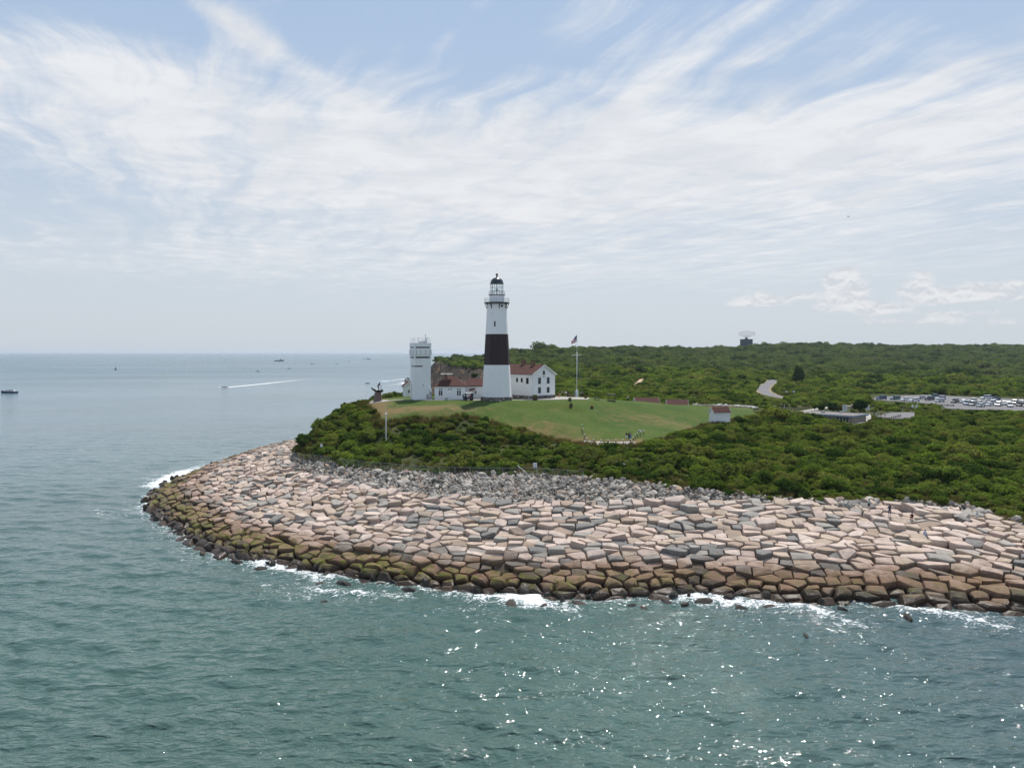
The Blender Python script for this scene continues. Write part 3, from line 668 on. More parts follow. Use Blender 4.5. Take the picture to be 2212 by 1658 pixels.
def tuft_mesh(seed):
    r = np.random.default_rng(seed); V, Q_, Lf = [], [], []
    for _ in range(70):
        a = r.uniform(0, 2*pi); q = r.uniform(0, .6); x, y = q*cos(a), q*sin(a); l = r.uniform(.4, 1.0); dx, dy = r.normal(size=2)*.35; w = .05; b = len(V); t_ = a+r.uniform(0, 3)
        V += [(x-w*cos(t_), y-w*sin(t_), -.1), (x+w*cos(t_), y+w*sin(t_), -.1), (x+dx+w*.3, y+dy, l), (x+dx-w*.3, y+dy, l)]; Q_.append((b, b+1, b+2, b+3)); Lf += [r.uniform()]*4
    me = np_mesh('grass_tuft', np.array(V), np.array(Q_), M['dry_leaf']); me.attributes.new('leaf', 'FLOAT', 'POINT').data.foreach_set('value', np.array(Lf, np.float32)); return me
TUFT = [tuft_mesh(200+k) for k in range(3)]

# what must stay open to view: roads, lots, sheds and the like (survey outlines with the depth of the thing)
OPEN = [([(1660,811),(1676,811),(1676,820),(1668,832),(1660,842),(1668,850),(1700,860),(1660,856),(1640,846),(1638,838),(1655,826)], 560),
        ([(1884,850),(2240,858),(2240,883),(2040,881),(2030,870),(1960,866),(1884,862)], 430), ([(1536,876),(1580,876),(1580,906),(1560,909),(1536,909)], 215), ([(1738,892),(1843,892),(1843,910),(1810,902),(1738,894)], 268),
        ([(1850,898),(1872,892),(1882,900),(1868,910),(1850,914)], 320), ([(1895,889),(1978,889),(1970,899),(1930,904),(1900,899)], 320), ([(1640,881),(1836,876),(1836,884),(1640,887)], 330), ([(1800,852),(1885,852),(1885,880),(1800,880)], 320), ([(1365,857),(1495,857),(1495,872),(1365,872)], 265),
        ([(1490,862),(1640,862),(1640,880),(1490,874)], 292), ([(1371,829),(1390,813),(1393,815),(1380,831)], 520), ([(1258,951),(1372,951),(1372,957),(1258,957)], 172), ([(690,983),(700,983),(700,1000),(690,1000)], 200), ([(1150,1004),(1163,1004),(1163,1020),(1150,1020)], 160),
        ([(868,985),(892,985),(892,1006),(868,1006)], 170), ([(829,888),(839,888),(839,923),(829,923)], 190)]
VIS = [P(1725,906,9)[:2], P(1845,918,9)[:2], P(1850,903,9.6)[:2], P(1895,899,9.6)[:2], P(1930,905,9.6)[:2], P(1980,899,9.6)[:2], P(1980,888,9.8)[:2], P(1880,888,9.8)[:2], P(1840,890,9.8)[:2], P(1730,892,9.8)[:2]]
def place(dmin, dmax, spacing, seed, jitter=.9):
    """jittered points over the planted ground between two depths"""
    r = np.random.default_rng(seed); xs = np.arange(-.62*dmax, .82*dmax, spacing); ys = np.arange(dmin, dmax, spacing*.9)
    X, Y = np.meshgrid(xs, ys); X = X+r.uniform(-jitter, jitter, X.shape)*spacing*.55; Y = Y+r.uniform(-jitter, jitter, Y.shape)*spacing*.55; X[1::2] += spacing/2
    X, Y = X.ravel(), Y.ravel(); u = X/Y; k = (u > -.62) & (u < .80) & (Y > dmin) & (Y < dmax) & inpoly(X, Y, LAND); X, Y = X[k], Y[k]
    z = hgt(X, Y); k = (z > 5) & ~inpoly(X, Y, LAWN) & ~inpoly(X, Y, REVP) & ~inpoly(X, Y, COBP) & (pdist(X, Y, cob) > .2) & ~inpoly(X, Y, LOT) & ~inpoly(X, Y, VIS)
    k &= ~(inpoly(X, Y, base_l+top_l[::-1]) & (r.uniform(size=len(X)) > .03)) & ~((Y > 500) & (Y < 700) & (X < 12) & (z < 12)) & ~((Y > 690) & (X/Y < -.097))
    return X[k], Y[k], z[k]
def openview(X, Y, z, rad, top):
    bad = np.zeros(len(X), bool); yy = Y
    sx = CX+F*X/yy; st = HZ+F*(H-(z+top))/yy; sb = HZ+F*(H-z)/yy; rr = rad*F/yy
    for poly, D in OPEN:
        q = np.array(poly); ok = (yy < D) & (sx+rr > q[:, 0].min()) & (sx-rr < q[:, 0].max())
        for f in (0, .5, 1):
            for g in (-.7, 0, .7): bad |= ok & inpoly(sx+g*rr, st+(sb-st)*f, poly)
    return ~bad
def near_scrub():
    X, Y, z = place(112, 300, 1.72, 1); n = len(X); r = np.random.default_rng(2)
    big = fbm(X, Y, 18, 2, 77); s = np.exp(r.normal(log(1.15), .42, n))*(1+.42*big)
    dl = pdist(X, Y, LAWN, True); s *= np.clip(.55+dl/9, .6, 1); dc = pdist(X, Y, cob); s *= np.clip(.62+dc/16, .62, 1)
    s *= np.where((X > 60) & (Y > 250), .8, 1)
    hs = r.uniform(.7, 1.3, n)*np.where(X < -36, 1.12, 1)
    bare = (fbm(X, Y, 13, 3, 55)+.25*r.normal(size=n)) > 1.12
    k = openview(X, Y, z, s, s*1.0*hs) & ~bare
    return [a[k] for a in (X, Y, z, s, hs)]
X, Y, z, s, hs = near_scrub()
sx = CX+F*X/Y; vis = (sx > 30) & (sx < 2190); app = s*hs/Y*np.where(vis, 1, 0)*np.where(Y < 235, 1, .3)
order = np.argsort(-app); ind = set(order[:240].tolist()); r = np.random.default_rng(8)
rot = np.stack([r.normal(0, .12, len(X)), r.normal(0, .12, len(X)), r.uniform(0, 6.28, len(X))], 1)
P3 = np.stack([X, Y, z-.12*s], 1); pk = r.integers(0, len(BUSH), len(X)); SC = np.stack([s, s*r.uniform(.85, 1.15, len(X)), s*hs], 1)
mask = np.ones(len(X), bool); mask[list(ind)] = False
for i in sorted(ind):
    o = bpy.data.objects.new('shrub', BUSH[int(pk[i])]); COL.objects.link(o); o.location = P3[i]; o.rotation_euler = rot[i]; o.scale = SC[i]
    if X[i] < -30: lb = 'rounded green shrub on the steep seaward end of the hill below the statue'
    elif X[i] < 20: lb = 'rounded green shrub in the thicket between the lighthouse lawn and the cobbles'
    elif X[i] < 50: lb = 'rounded green shrub in the thicket below the fenced overlook and white shed'
    else: lb = 'rounded green shrub in the wide thicket behind the right end of the sea wall'
    tag(o, lb, 'shrub', 'taller shrubs of the scrub slope')
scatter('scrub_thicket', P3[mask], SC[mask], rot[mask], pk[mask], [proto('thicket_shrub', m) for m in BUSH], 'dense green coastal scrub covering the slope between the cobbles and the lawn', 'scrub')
X, Y, z = place(112, 240, 1.0, 71); dc = pdist(X, Y, cob); r = np.random.default_rng(72); f = fbm(X, Y, 13, 3, 55)
dle = pdist(X, Y, LAWN, True); k = ((dle < 2.6) & (Y < 215)) | ((dc < 5+3*fbm(X, Y, 15, 2, 4)) & (r.uniform(size=len(X)) < .30)) | ((f > .75) & (r.uniform(size=len(X)) < .5)) | ((X < -49) & (Y < 215) & (z < 13) & (r.uniform(size=len(X)) < .35)); X, Y, z = X[k], Y[k], z[k]; n = len(X); s = r.uniform(.6, 1.3, n)
scatter('dry_grass', np.stack([X, Y, z], 1), np.stack([s, s, s*.9], 1), np.stack([X*0, X*0, r.uniform(0, 6.28, n)], 1), r.integers(0, 3, n), [proto('tuft', m) for m in TUFT], 'dry yellowish grass along the foot of the scrub', 'grass')
X, Y, z = place(300, 640, 3.8, 3); n = len(X); r = np.random.default_rng(4); big = fbm(X, Y, 40, 2, 78)
s = np.exp(r.normal(log(2.75), .34, n))*(1+.35*big)*np.clip(.6+(Y-300)/500, .6, 1.15); hs = r.uniform(.7, 1.15, n); k = openview(X, Y, z, s, s*.8*hs); X, Y, z, s, hs = [a[k] for a in (X, Y, z, s, hs)]; n = len(X)
scatter('hillside_scrub', np.stack([X, Y, z-.15*s], 1), np.stack([s, s, s*hs], 1), np.stack([r.normal(0, .1, n), r.normal(0, .1, n), r.uniform(0, 6.28, n)], 1), r.integers(0, 5, n), [proto('hill_bush', m) for m in FARB], 'green scrub on the hillside behind the white house and the car park', 'scrub')
X, Y, z = place(640, 1750, 9.5, 5); n = len(X); r = np.random.default_rng(6); big = fbm(X, Y, 90, 2, 79)
s = np.exp(r.normal(log(7.6), .28, n))*(1+.25*big)*np.where(X/Y < -.02, .6, 1); hs = r.uniform(.45, .85, n)
scatter('woodland', np.stack([X, Y, z-.25*s], 1), np.stack([s, s, s*hs], 1), np.stack([X*0, X*0, r.uniform(0, 6.28, n)], 1), r.integers(0, 6, n), [proto('wood_crown', m) for m in TREE], 'low dark woodland covering the far ridge', 'woodland')

# rocks: cobble field, rocks in the surf, beach rocks under the far bluff
def rockm(t):
    p = geo_pos(t); r = t.n('ShaderNodeObjectInfo').outputs['Random']; a = t.noise(p, 2.5, 5, .65); z = t.sep(p)[2]
    col = t.mix(t.ss(r, .05, .75), (.10, .09, .078), (.42, .38, .33)); col = t.mix(t.ss(t.m('FRACT', t.m('MULTIPLY', r, 13.7)), .75, .95), col, (.38, .28, .21)); col = t.mix(t.ss(a, .4, .75, 0, .5), col, (.10, .095, .09))
    col = t.mix(t.ss(z, .9, 2.6, .92, 0), col, (.022, .018, .015))
    return pbr(t, col, .8, .25)
M['rock'] = mat('beach_rock', rockm)
def rock_mesh(name, seed, m, sub=2, flat=.7):
    r = random.Random(seed); bm = bmesh.new(); bmesh.ops.create_icosphere(bm, subdivisions=sub, radius=1)
    pl = [(Vector((r.gauss(0,1), r.gauss(0,1), r.gauss(0,1))).normalized(), r.uniform(.55, .85)) for _ in range(9)]
    for v in bm.verts:
        for n_, d in pl:
            k = v.co.dot(n_)-d
            if k > 0: v.co -= n_*k
        v.co.z *= flat; v.co += Vector((r.uniform(-.03,.03), r.uniform(-.03,.03), r.uniform(-.03,.03)))
    me = bpy.data.meshes.new(name); bm.to_mesh(me); bm.free(); me.materials.append(m); return me
ROCK = [rock_mesh('rock', 300+k, M['rock'], 2 if k < 3 else 1, .6+.1*(k % 3)) for k in range(7)]
def cobbles():
    r = np.random.default_rng(9); xs = np.arange(-66, 105, .62); ys = np.arange(105, 300, .62); X, Y = np.meshgrid(xs, ys); X = (X+r.uniform(-.3, .3, X.shape)).ravel(); Y = (Y+r.uniform(-.3, .3, Y.shape)).ravel()
    k = inpoly(X, Y, COBP) | ((pdist(X, Y, cob) < 1.2) & (Y < 170)) | ((pdist(X, Y, CR) < 1.2)); X, Y = X[k], Y[k]; n = len(X); s = np.exp(r.normal(log(.40), .38, n)); s = np.clip(s, .22, 1.1)
    z = hgt(X, Y)+r.uniform(-.05, .22, n)
    return X, Y, z, s, r
X, Y, z, s, r = cobbles(); n = len(X)
bigi = np.argsort(-s*np.where((np.abs(X/Y) < .6), 1, .1)/Y)[:60]; mk = np.ones(n, bool); mk[bigi] = False
for i in bigi:
    o = bpy.data.objects.new('large_cobble', ROCK[int(r.integers(0, 3))]); COL.objects.link(o); o.location = (X[i], Y[i], z[i]+.1); o.scale = (s[i]*1.15, s[i], s[i]); o.rotation_euler = (r.uniform(-.3, .3), r.uniform(-.3, .3), r.uniform(0, 6.28))
    tag(o, 'large grey rock lying among the cobbles between the sea wall and the scrub', 'rock', 'larger rocks of the cobble field')
scatter('cobble_field', np.stack([X, Y, z], 1)[mk], np.stack([s*1.2, s, s], 1)[mk], r.uniform(0, 6.28, (n, 3))[mk], r.integers(0, 7, n)[mk], [proto('cobble', m) for m in ROCK], 'loose grey cobbles and small rocks above the fitted blocks', 'cobbles')
def surf_rocks():
    r = np.random.default_rng(15); spots = [(1520,1300,1.2),(1175,1310,.9),(1105,1305,1.1),(1000,1280,.9),(1960,1334,1.0),(2050,1335,.8),(1390,1312,.6),(1365,1308,.6),(1480,1305,.7),(1600,1312,.9),(1660,1312,.9),(400,1162,1.2),(437,1197,1.0),(510,1215,1.2),(560,1228,1.0),(740,1262,1.2),(690,1262,.8),(880,1275,1.0),(820,1262,1.0),(1130,1302,.9),(1820,1315,.6),(1740,1372,.5),(700,1300,.5),(600,1296,.4),(1700,1318,.7),(1440,1300,.8),(1250,1306,1.1),(960,1283,1.1)]
    for X_, Y_, s_ in spots:
        x, y, _ = P(X_, Y_, 0); o = bpy.data.objects.new('surf_rock', ROCK[int(r.integers(0, 3))]); COL.objects.link(o); o.location = (x, y, -.05*s_); o.scale = (s_*1.25, s_*.9, s_*.75); o.rotation_euler = (r.uniform(-.2, .2), r.uniform(-.2, .2), r.uniform(0, 6.28))
        tag(o, 'dark wet rock awash in the foam off the foot of the sea wall', 'rock', 'dark rocks awash along the sea wall')
    pts_ = [(794,828,2.2)]
    for X_, Y_, s_ in pts_:
        x, y, _ = P(X_, Y_, 0); o = bpy.data.objects.new('lone_rock', ROCK[1]); COL.objects.link(o); o.location = (x, y, 0); o.scale = (2.8, 1.6, 1.2); tag(o, 'dark lone rock in open water beyond the statue', 'rock')
    N_ = 260; X_ = r.uniform(838, 940, N_); Y_ = r.uniform(816, 848, N_); k = (X_ > 905-(Y_-818)*-.3+r.normal(0, 12, N_)-25)
    pt = [P(a, b, 0.0) for a, b in zip(X_[k], Y_[k])]; n = len(pt); s = np.exp(r.normal(log(1.3), .4, n))
    scatter('shore_rocks', np.array(pt), np.stack([s*1.3, s, s], 1), r.uniform(0, 6.28, (n, 3)), r.integers(0, 7, n), [proto('shore_rock', m) for m in ROCK], 'dark rocks strewn along the beach under the far bluff', 'rocks')
    xs = r.uniform(-95, 80, 9000); ys = r.uniform(88, 300, 9000); d = pdist(xs, ys, SH); k = ((d < 2.2) & (xs > 38)) | ((d < 1.5) & (r.uniform(size=9000) < .8)); xs, ys = xs[k], ys[k]; n = len(xs); s = np.clip(np.exp(r.normal(log(.38), .38, n))*np.where(xs > 38, 1, 1.8), .15, .95)
    scatter('waterline_rocks', np.stack([xs, ys, r.uniform(-.1, .35, n)], 1), np.stack([s*1.3, s, s], 1), r.uniform(0, 6.28, (n, 3)), r.integers(0, 7, n), [proto('waterline_rock', m) for m in ROCK], 'dark wet stones along the waterline at the foot of the sea wall', 'stones')
surf_rocks()
# ------------------------------------------------------------------ buildings
def ring_oct(rad, z, a0): return [(rad*cos(a0+2*pi*k/8), rad*sin(a0+2*pi*k/8), z) for k in range(8)]
def lighthouse():
    x, y, _ = PD(1073.5, 862, 205); z0 = 20.3
    root = empty('lighthouse', (x, y, z0), 0, 'tall white octagonal lighthouse with a broad dark brown band and black domed lantern', 'lighthouse')
    a0 = -R(30.6)
    rad = lambda z: 4.06-(z-.9)*(4.06-2.62)/25.0 + .0*z
    part('base_course', M['fieldstone'], root, lambda m: m.rings([ring_oct(4.45, -1.2, a0), ring_oct(4.42, .88, a0), ring_oct(4.06, .94, a0)]))
    part('lower_shaft', M['white'], root, lambda m: m.rings([ring_oct(rad(z), z, a0) for z in (.9, 5, 9.4)])).__setitem__('label', 'white lower third of the tower')
    part('band', M['brown'], root, lambda m: m.rings([ring_oct(rad(z)+.012, z, a0) for z in (9.4, 13.5, 17.55)])).__setitem__('label', 'dark brown middle band')
    part('upper_shaft', M['white'], root, lambda m: m.rings([ring_oct(rad(z), z, a0) for z in (17.55, 21, 24.8, 25.6)])).__setitem__('label', 'white upper third of the tower')
    gal = part('gallery_deck', M['dark'], root, lambda m: m.lathe([(2.6, 25.5), (3.38, 25.72), (3.38, 25.95), (1.8, 25.96)], 24, a0))
    def rail(m, r, z, h, n, rr):
        for k in range(n):
            a = 2*pi*k/n; m.tube((r*cos(a), r*sin(a), z), (r*cos(a), r*sin(a), z+h), rr, 4)
        for hh in (h, h*.66, h*.33):
            for k in range(n):
                a, b = 2*pi*k/n, 2*pi*(k+1)/n; m.tube((r*cos(a), r*sin(a), z+hh), (r*cos(b), r*sin(b), z+hh), rr*.8, 4)
    part('gallery_railing', M['steel'], root, lambda m: rail(m, 3.28, 25.95, 1.15, 24, .03))
    for k in range(8):
        a = a0+2*pi*k/8
        def br(m):
            c_, s_ = cos(a), sin(a); m.tube((2.66*c_, 2.66*s_, 24.15), (2.66*c_, 2.66*s_, 25.6), .085, 5); m.tube((2.68*c_, 2.68*s_, 24.25), (3.3*c_, 3.3*s_, 25.7), .085, 5)
        part('bracket', M['dark'], root, br)
    part('watch_room', M['white'], root, lambda m: m.lathe([(2.0, 25.95), (2.0, 27.75), (2.06, 27.8)], 24))
    part('lantern_deck', M['dark'], root, lambda m: m.lathe([(2.0, 27.78), (2.22, 27.85), (2.22, 28.02), (1.6, 28.03)], 24))
    part('lantern_railing', M['dark'], root, lambda m: rail(m, 2.14, 28.0, .95, 16, .022))
    def glassm(t):
        g = t.n('ShaderNodeBsdfGlass', None, Color=(.93, .97, .97), Roughness=.0, IOR=1.05).outputs[0]; tr = t.n('ShaderNodeBsdfTransparent', None, Color=(.92, .96, .96)).outputs[0]; gl = t.n('ShaderNodeBsdfGlossy', None, Color=(1, 1, 1), Roughness=.03).outputs[0]
        return t.n('ShaderNodeMixShader', None, i0=.12, i1=tr, i2=gl).outputs[0]
    M['lantern_glass'] = mat('lantern_glass', glassm)
    part('lantern_panes', M['lantern_glass'], root, lambda m: m.lathe([(1.62, 28.02), (1.62, 30.95)], 16, 0, cap0=False, cap1=False))
    def fr(m):
        for k in range(16):
            a = 2*pi*k/16; m.tube((1.66*cos(a), 1.66*sin(a), 28.0), (1.66*cos(a), 1.66*sin(a), 31), .028 if k % 2 else .05, 4)
        for zz in (28.95, 29.95):
            for k in range(16):
                a, b = 2*pi*k/16, 2*pi*(k+1)/16; m.tube((1.66*cos(a), 1.66*sin(a), zz), (1.66*cos(b), 1.66*sin(b), zz), .035, 4)
    part('lantern_frame', M['dark'], root, fr)
    part('beacon_lens', M['pale'], root, lambda m: m.lathe([(.12, 28.05), (.12, 28.9), (.34, 29.0), (.38, 29.3), (.34, 29.6), (.12, 29.7), (.08, 30.9)], 12), True)
    dm = part('dome', M['dark'], root, lambda m: m.lathe([(1.85, 30.9), (1.86, 31.05), (1.78, 31.1)]+[(1.72*cos(q), 31.1+1.5*sin(q)) for q in np.linspace(.05, 1.42, 9)]+[(.28, 32.65), (.2, 32.75)], 24), True)
    part('finial', M['dark'], root, lambda m: m.lathe([(.2, 32.7), (.17, 33.05)]+[(.34*cos(q), 33.35+.34*sin(q)) for q in np.linspace(-1.3, 1.5, 8)], 12), True)
    part('lightning_rod', M['steel'], root, lambda m: m.tube((0, 0, 33.6), (0, 0, 35.2), .025, 4))
    # windows on the facets facing the water
    def on_facet(k, z, u, out):
        am = a0+2*pi*(k+.5)/8; r_ = rad(z)*cos(pi/8)+out; n_ = Vector((cos(am), sin(am), 0)); t_ = Vector((-sin(am), cos(am), 0)); return n_*r_+t_*u, n_, t_
    # facet index whose normal points most towards -Y
    ks = sorted(range(8), key=lambda k: sin(a0+2*pi*(k+.5)/8))
    def win(k, z, u, w, h, name, rd=False):
        c, n_, t_ = on_facet(k, z, u, .0); Mx = Matrix((( t_.x, n_.x, 0, c.x), (t_.y, n_.y, 0, c.y), (0, 0, 1, z), (0, 0, 0, 1)))
        if rd:
            m = MB(); m.rings([[Mx @ Vector((w*cos(q), o_, w*sin(q))) for q in np.linspace(0, 2*pi, 14)[:-1]] for o_ in (-.1, .07)]); wo = m.build(name, M['shade_glass'], root)
            m = MB(); m.rings([[Mx @ Vector((w*1.25*cos(q), o_, w*1.25*sin(q))) for q in np.linspace(0, 2*pi, 14)[:-1]] for o_ in (-.1, .05)]); m.build('frame', M['dark'], wo)
        else:
            m = MB(); m.box(-w/2, w/2, -.15, .05, -h/2, h/2, Mx); wo = m.build(name, M['shade_glass'], root)
            m = MB()
            for a_ in ((-w/2-.1, -w/2, -h/2-.1, h/2+.1), (w/2, w/2+.1, -h/2-.1, h/2+.1), (-w/2, w/2, h/2, h/2+.1), (-w/2, w/2, -h/2-.14, -h/2)): m.box(a_[0], a_[1], -.15, .09, a_[2], a_[3], Mx)
            m.build('frame', M['pale'], wo)
    fr_ = ks[:2]; kl = min(range(8), key=lambda k: abs(((a0+2*pi*(k+.5)/8-(-pi/2-R(30))+pi) % (2*pi))-pi)); kr = min(range(8), key=lambda k: abs(((a0+2*pi*(k+.5)/8-(-pi/2+R(15))+pi) % (2*pi))-pi))
    win(kl, 20.2, -.1, .38, 1.35, 'window'); win(kr, 24.95, -.15, .3, .3, 'porthole', True)
    return root
lighthouse()

def window(root, Mx, w, h, name='window', frame='white', glass='shade_glass', bars=True):
    """sash window on a wall: Mx maps x along the wall, y outwards, z up; pane, with its frame as a sub-part"""
    m = MB(); m.box(-w/2, w/2, -.05, .018, -h/2, h/2, Mx); wo = m.build(name, M[glass], root)
    m = MB(); t = .08
    for a in ((-w/2-t, -w/2, -h/2-t, h/2+t), (w/2, w/2+t, -h/2-t, h/2+t), (-w/2, w/2, h/2, h/2+t), (-w/2, w/2, -h/2-t, -h/2)): m.box(a[0], a[1], -.05, .06, a[2], a[3], Mx)
    if bars:
        m.box(-w/2, w/2, .019, .04, -.03, .03, Mx); m.box(-.02, .02, .019, .032, .031, h/2, Mx); m.box(-.02, .02, .019, .032, -h/2, -.031, Mx)
    m.build('frame', M[frame], wo); return wo
def wallM(p, dirx, z):
    """frame on a wall at p (xy), x running along dirx, outward = right-hand side of dirx"""
    d = Vector((dirx[0], dirx[1], 0)).normalized(); n_ = Vector((d.y, -d.x, 0))
    return Matrix(((d.x, n_.x, 0, p[0]), (d.y, n_.y, 0, p[1]), (0, 0, 1, z), (0, 0, 0, 1)))
def gable_house(name, loc, ang, Lg, Wd, zw, rise, label, cat, found=.9, over=.35, board='white_board', roof='red_roof'):
    """origin at the near corner; x runs along the gable end (width), y along the ridge (length)"""
    root = empty(name, loc, ang, label, cat)
    if found: part('foundation', M['fieldstone'], root, lambda m: m.box(-.06, Wd+.06, -.06, Lg+.06, -1.5, found))
    def walls(m):
        V = [(0,0,found),(Wd,0,found),(Wd,0,found+zw),(Wd/2,0,found+zw+rise),(0,0,found+zw)]; V += [(a, Lg, c) for a, b, c in V]
        m.add(V, [(0,1,2,3,4),(9,8,7,6,5),(0,4,9,5),(1,6,7,2)])
    part('wall', M[board], root, walls)
    k = rise/(Wd/2); e = over
    def rf(m):
        th = .14
        for s_ in (0, 1):
            X = [(-e if s_ == 0 else Wd+e), Wd/2]; Z = [found+zw-k*e+.05, found+zw+rise+.05]
            V = [(X[0], -e, Z[0]), (X[1], -e, Z[1]), (X[1], Lg+e, Z[1]), (X[0], Lg+e, Z[0])]; V += [(a, b, c+th) for a, b, c in V]
            m.add(V, [(0,1,2,3),(4,7,6,5),(0,4,5,1),(1,5,6,2),(2,6,7,3),(3,7,4,0)])
    ro = part('roof', M[roof], root, rf)
    def trim(m):
        for yy in (-e-.03, Lg+e):
            for s_ in (0, 1):
                X0 = -e-.02 if s_ == 0 else Wd+e+.02; V = [(X0, yy, found+zw-k*e-.20), (Wd/2, yy, found+zw+rise-.20), (Wd/2, yy, found+zw+rise+.205), (X0, yy, found+zw-k*e+.205)]; V += [(a, b+.03, c) for a, b, c in V]
                m.add(V, [(0,1,2,3),(7,6,5,4),(0,4,5,1),(1,5,6,2),(2,6,7,3),(3,7,4,0)])
        m.box(-e-.05, -e, -e+.01, Lg+e-.01, found+zw-k*e-.12, found+zw-k*e+.03); m.box(Wd+e, Wd+e+.05, -e+.01, Lg+e-.01, found+zw-k*e-.12, found+zw-k*e+.03)
    part('fascia', M['white_cap'], root, trim)
    return root, ro
# keeper's house
hx, hy, _ = PD(1149.8, 861, 208.5)
A = R(43)
root, ro = gable_house('keepers_house', (hx, hy, 20.3), A, 15.0, 8.9, 5.85, 2.45, 'large white two-storey gabled house with brown-red roof right of the lighthouse', 'house')
for xx, zz, w, h in ((2.75, 2.35, .85, 1.5), (6.15, 2.35, .85, 1.4), (2.75, 4.95, .85, 1.6), (6.15, 4.95, .85, 1.55), (4.45, 7.1, .62, 1.0)): window(root, wallM((xx, 0), (1, 0), zz), w, h, frame='dark')
for yy, w, h in ((1.9, .75, 1.5), (4.1, .55, 1.0), (6.0, .55, 1.0), (9.5, .75, 1.5)): window(root, wallM((0, yy), (0, -1), 4.95 if h > 1.2 else 5.1), w, h, frame='dark')
part('vent', M['black'], root, lambda m: m.box(4.25, 4.65, -.06, .02, 5.9, 6.15))
def chimney(parent, x, y, z0, z1, s=.45, w2=.45):
    c = part('chimney', M['brick'], parent, lambda m: m.box(x-s, x+s, y-w2, y+w2, z0, z1)); part('chimney_cap', M['fieldstone'], parent, lambda m: m.box(x-s-.08, x+s+.08, y-w2-.08, y+w2+.08, z1, z1+.14))
ch = part('chimney', M['brick'], ro, lambda m: m.box(3.5, 4.3, 3.2, 4.1, 8.2, 10.3)); part('chimney', M['brick'], ro, lambda m: m.box(3.9, 4.9, 7.6, 8.6, 8.2, 10.4))
part('downpipe', M['pale'], root, lambda m: m.tube((-.08, -.08, .9), (-.08, -.08, 6.6), .06, 6))

def hip_house(name, x0, x1, y0, y1, zb, zw, rise, label, cat, ridge_in=None, e=.4):
    cx_, w, dpt = (x0+x1)/2, x1-x0, y1-y0; root = empty(name, (cx_, y0, zb), 0, label, cat); hw = w/2; ri = ridge_in if ridge_in is not None else dpt/2
    part('wall', M['white'], root, lambda m: m.box(-hw, hw, 0, dpt, -1.2, zw))
    def rf(m):
        b = [(-hw-e, -e, zw-.04), (hw+e, -e, zw-.04), (hw+e, dpt+e, zw-.04), (-hw-e, dpt+e, zw-.04)]; t = [(p[0], p[1], p[2]+.16) for p in b]; r_ = [(-hw+ri, dpt/2, zw+rise), (hw-ri, dpt/2, zw+rise)]
        m.add(b+t+r_, [(3,2,1,0),(0,1,5,4),(1,2,6,5),(2,3,7,6),(3,0,4,7),(4,5,9,8),(5,6,9),(6,7,8,9),(7,4,8)])
    ro = part('roof', M['red_roof'], root, rf); return root, ro, hw
x0, y0, _ = PD(938.5, 861, 206.5); x1 = PD(1005, 861, 206.5)[0]
root, ro, hw = hip_house('annex', x0, x1, y0, y0+7.5, 20.15, 3.75, 2.6, 'low white annex with hipped brown-red roof and flat chimney cap, beside the square tower', 'building', 3.2)
for k, (xx, w) in enumerate(((-2.75, .42), (-2.2, .42), (2.15, .42), (2.75, .42))): window(root, wallM((xx, 0), (1, 0), 1.95), w, 1.35, bars=False); window(root, wallM((xx, 0), (1, 0), 3.0), w, .3, name='transom', bars=False)
part('door', M['white_board'], root, lambda m: m.box(-.75, .75, -.05, .03, -.05, 2.3))
for xx in (-.35, .35): window(root, wallM((xx, 0), (1, 0), 2.95), .42, .28, name='transom', bars=False)
cm = part('chimney', M['brick'], ro, lambda m: m.box(-1.5, -.85, 1.7, 2.4, 4.4, 6.9)); part('chimney_cap', M['pale'], cm, lambda m: m.box(-2.6, .55, 1.2, 3.0, 6.92, 7.1))
x0 = PD(1006.5, 861, 209)[0]; x1 = PD(1052, 861, 209)[0]
root, ro, hw = hip_house('link_building', x0, x1, 209, 215, 20.15, 3.7, 2.0, 'small white link building with brown-red roof between the annex and the lighthouse', 'building', .35)
window(root, wallM((-hw+2.55, 0), (1, 0), 1.95), .6, .8)
part('door', M['dark'], root, lambda m: m.box(-hw+1.35, -hw+2.0, -.06, .03, .0, 2.0))
def porch(m):
    V = [(-hw+.9, -1.2, 2.5), (-hw+2.5, -1.2, 2.75), (-hw+2.5, 0, 3.05), (-hw+.9, 0, 2.8)]; V += [(a, b, c+.12) for a, b, c in V]; m.add(V, [(3,2,1,0),(4,5,6,7),(0,1,5,4),(1,2,6,5),(2,3,7,6),(3,0,4,7)])
pr = part('porch_roof', M['red_roof'], root, porch)
for xx in (-hw+1.0, -hw+2.4): part('porch_post', M['white_cap'], pr, lambda m, xx=xx: m.box(xx-.05, xx+.05, -1.15, -1.05, 0, 2.6))

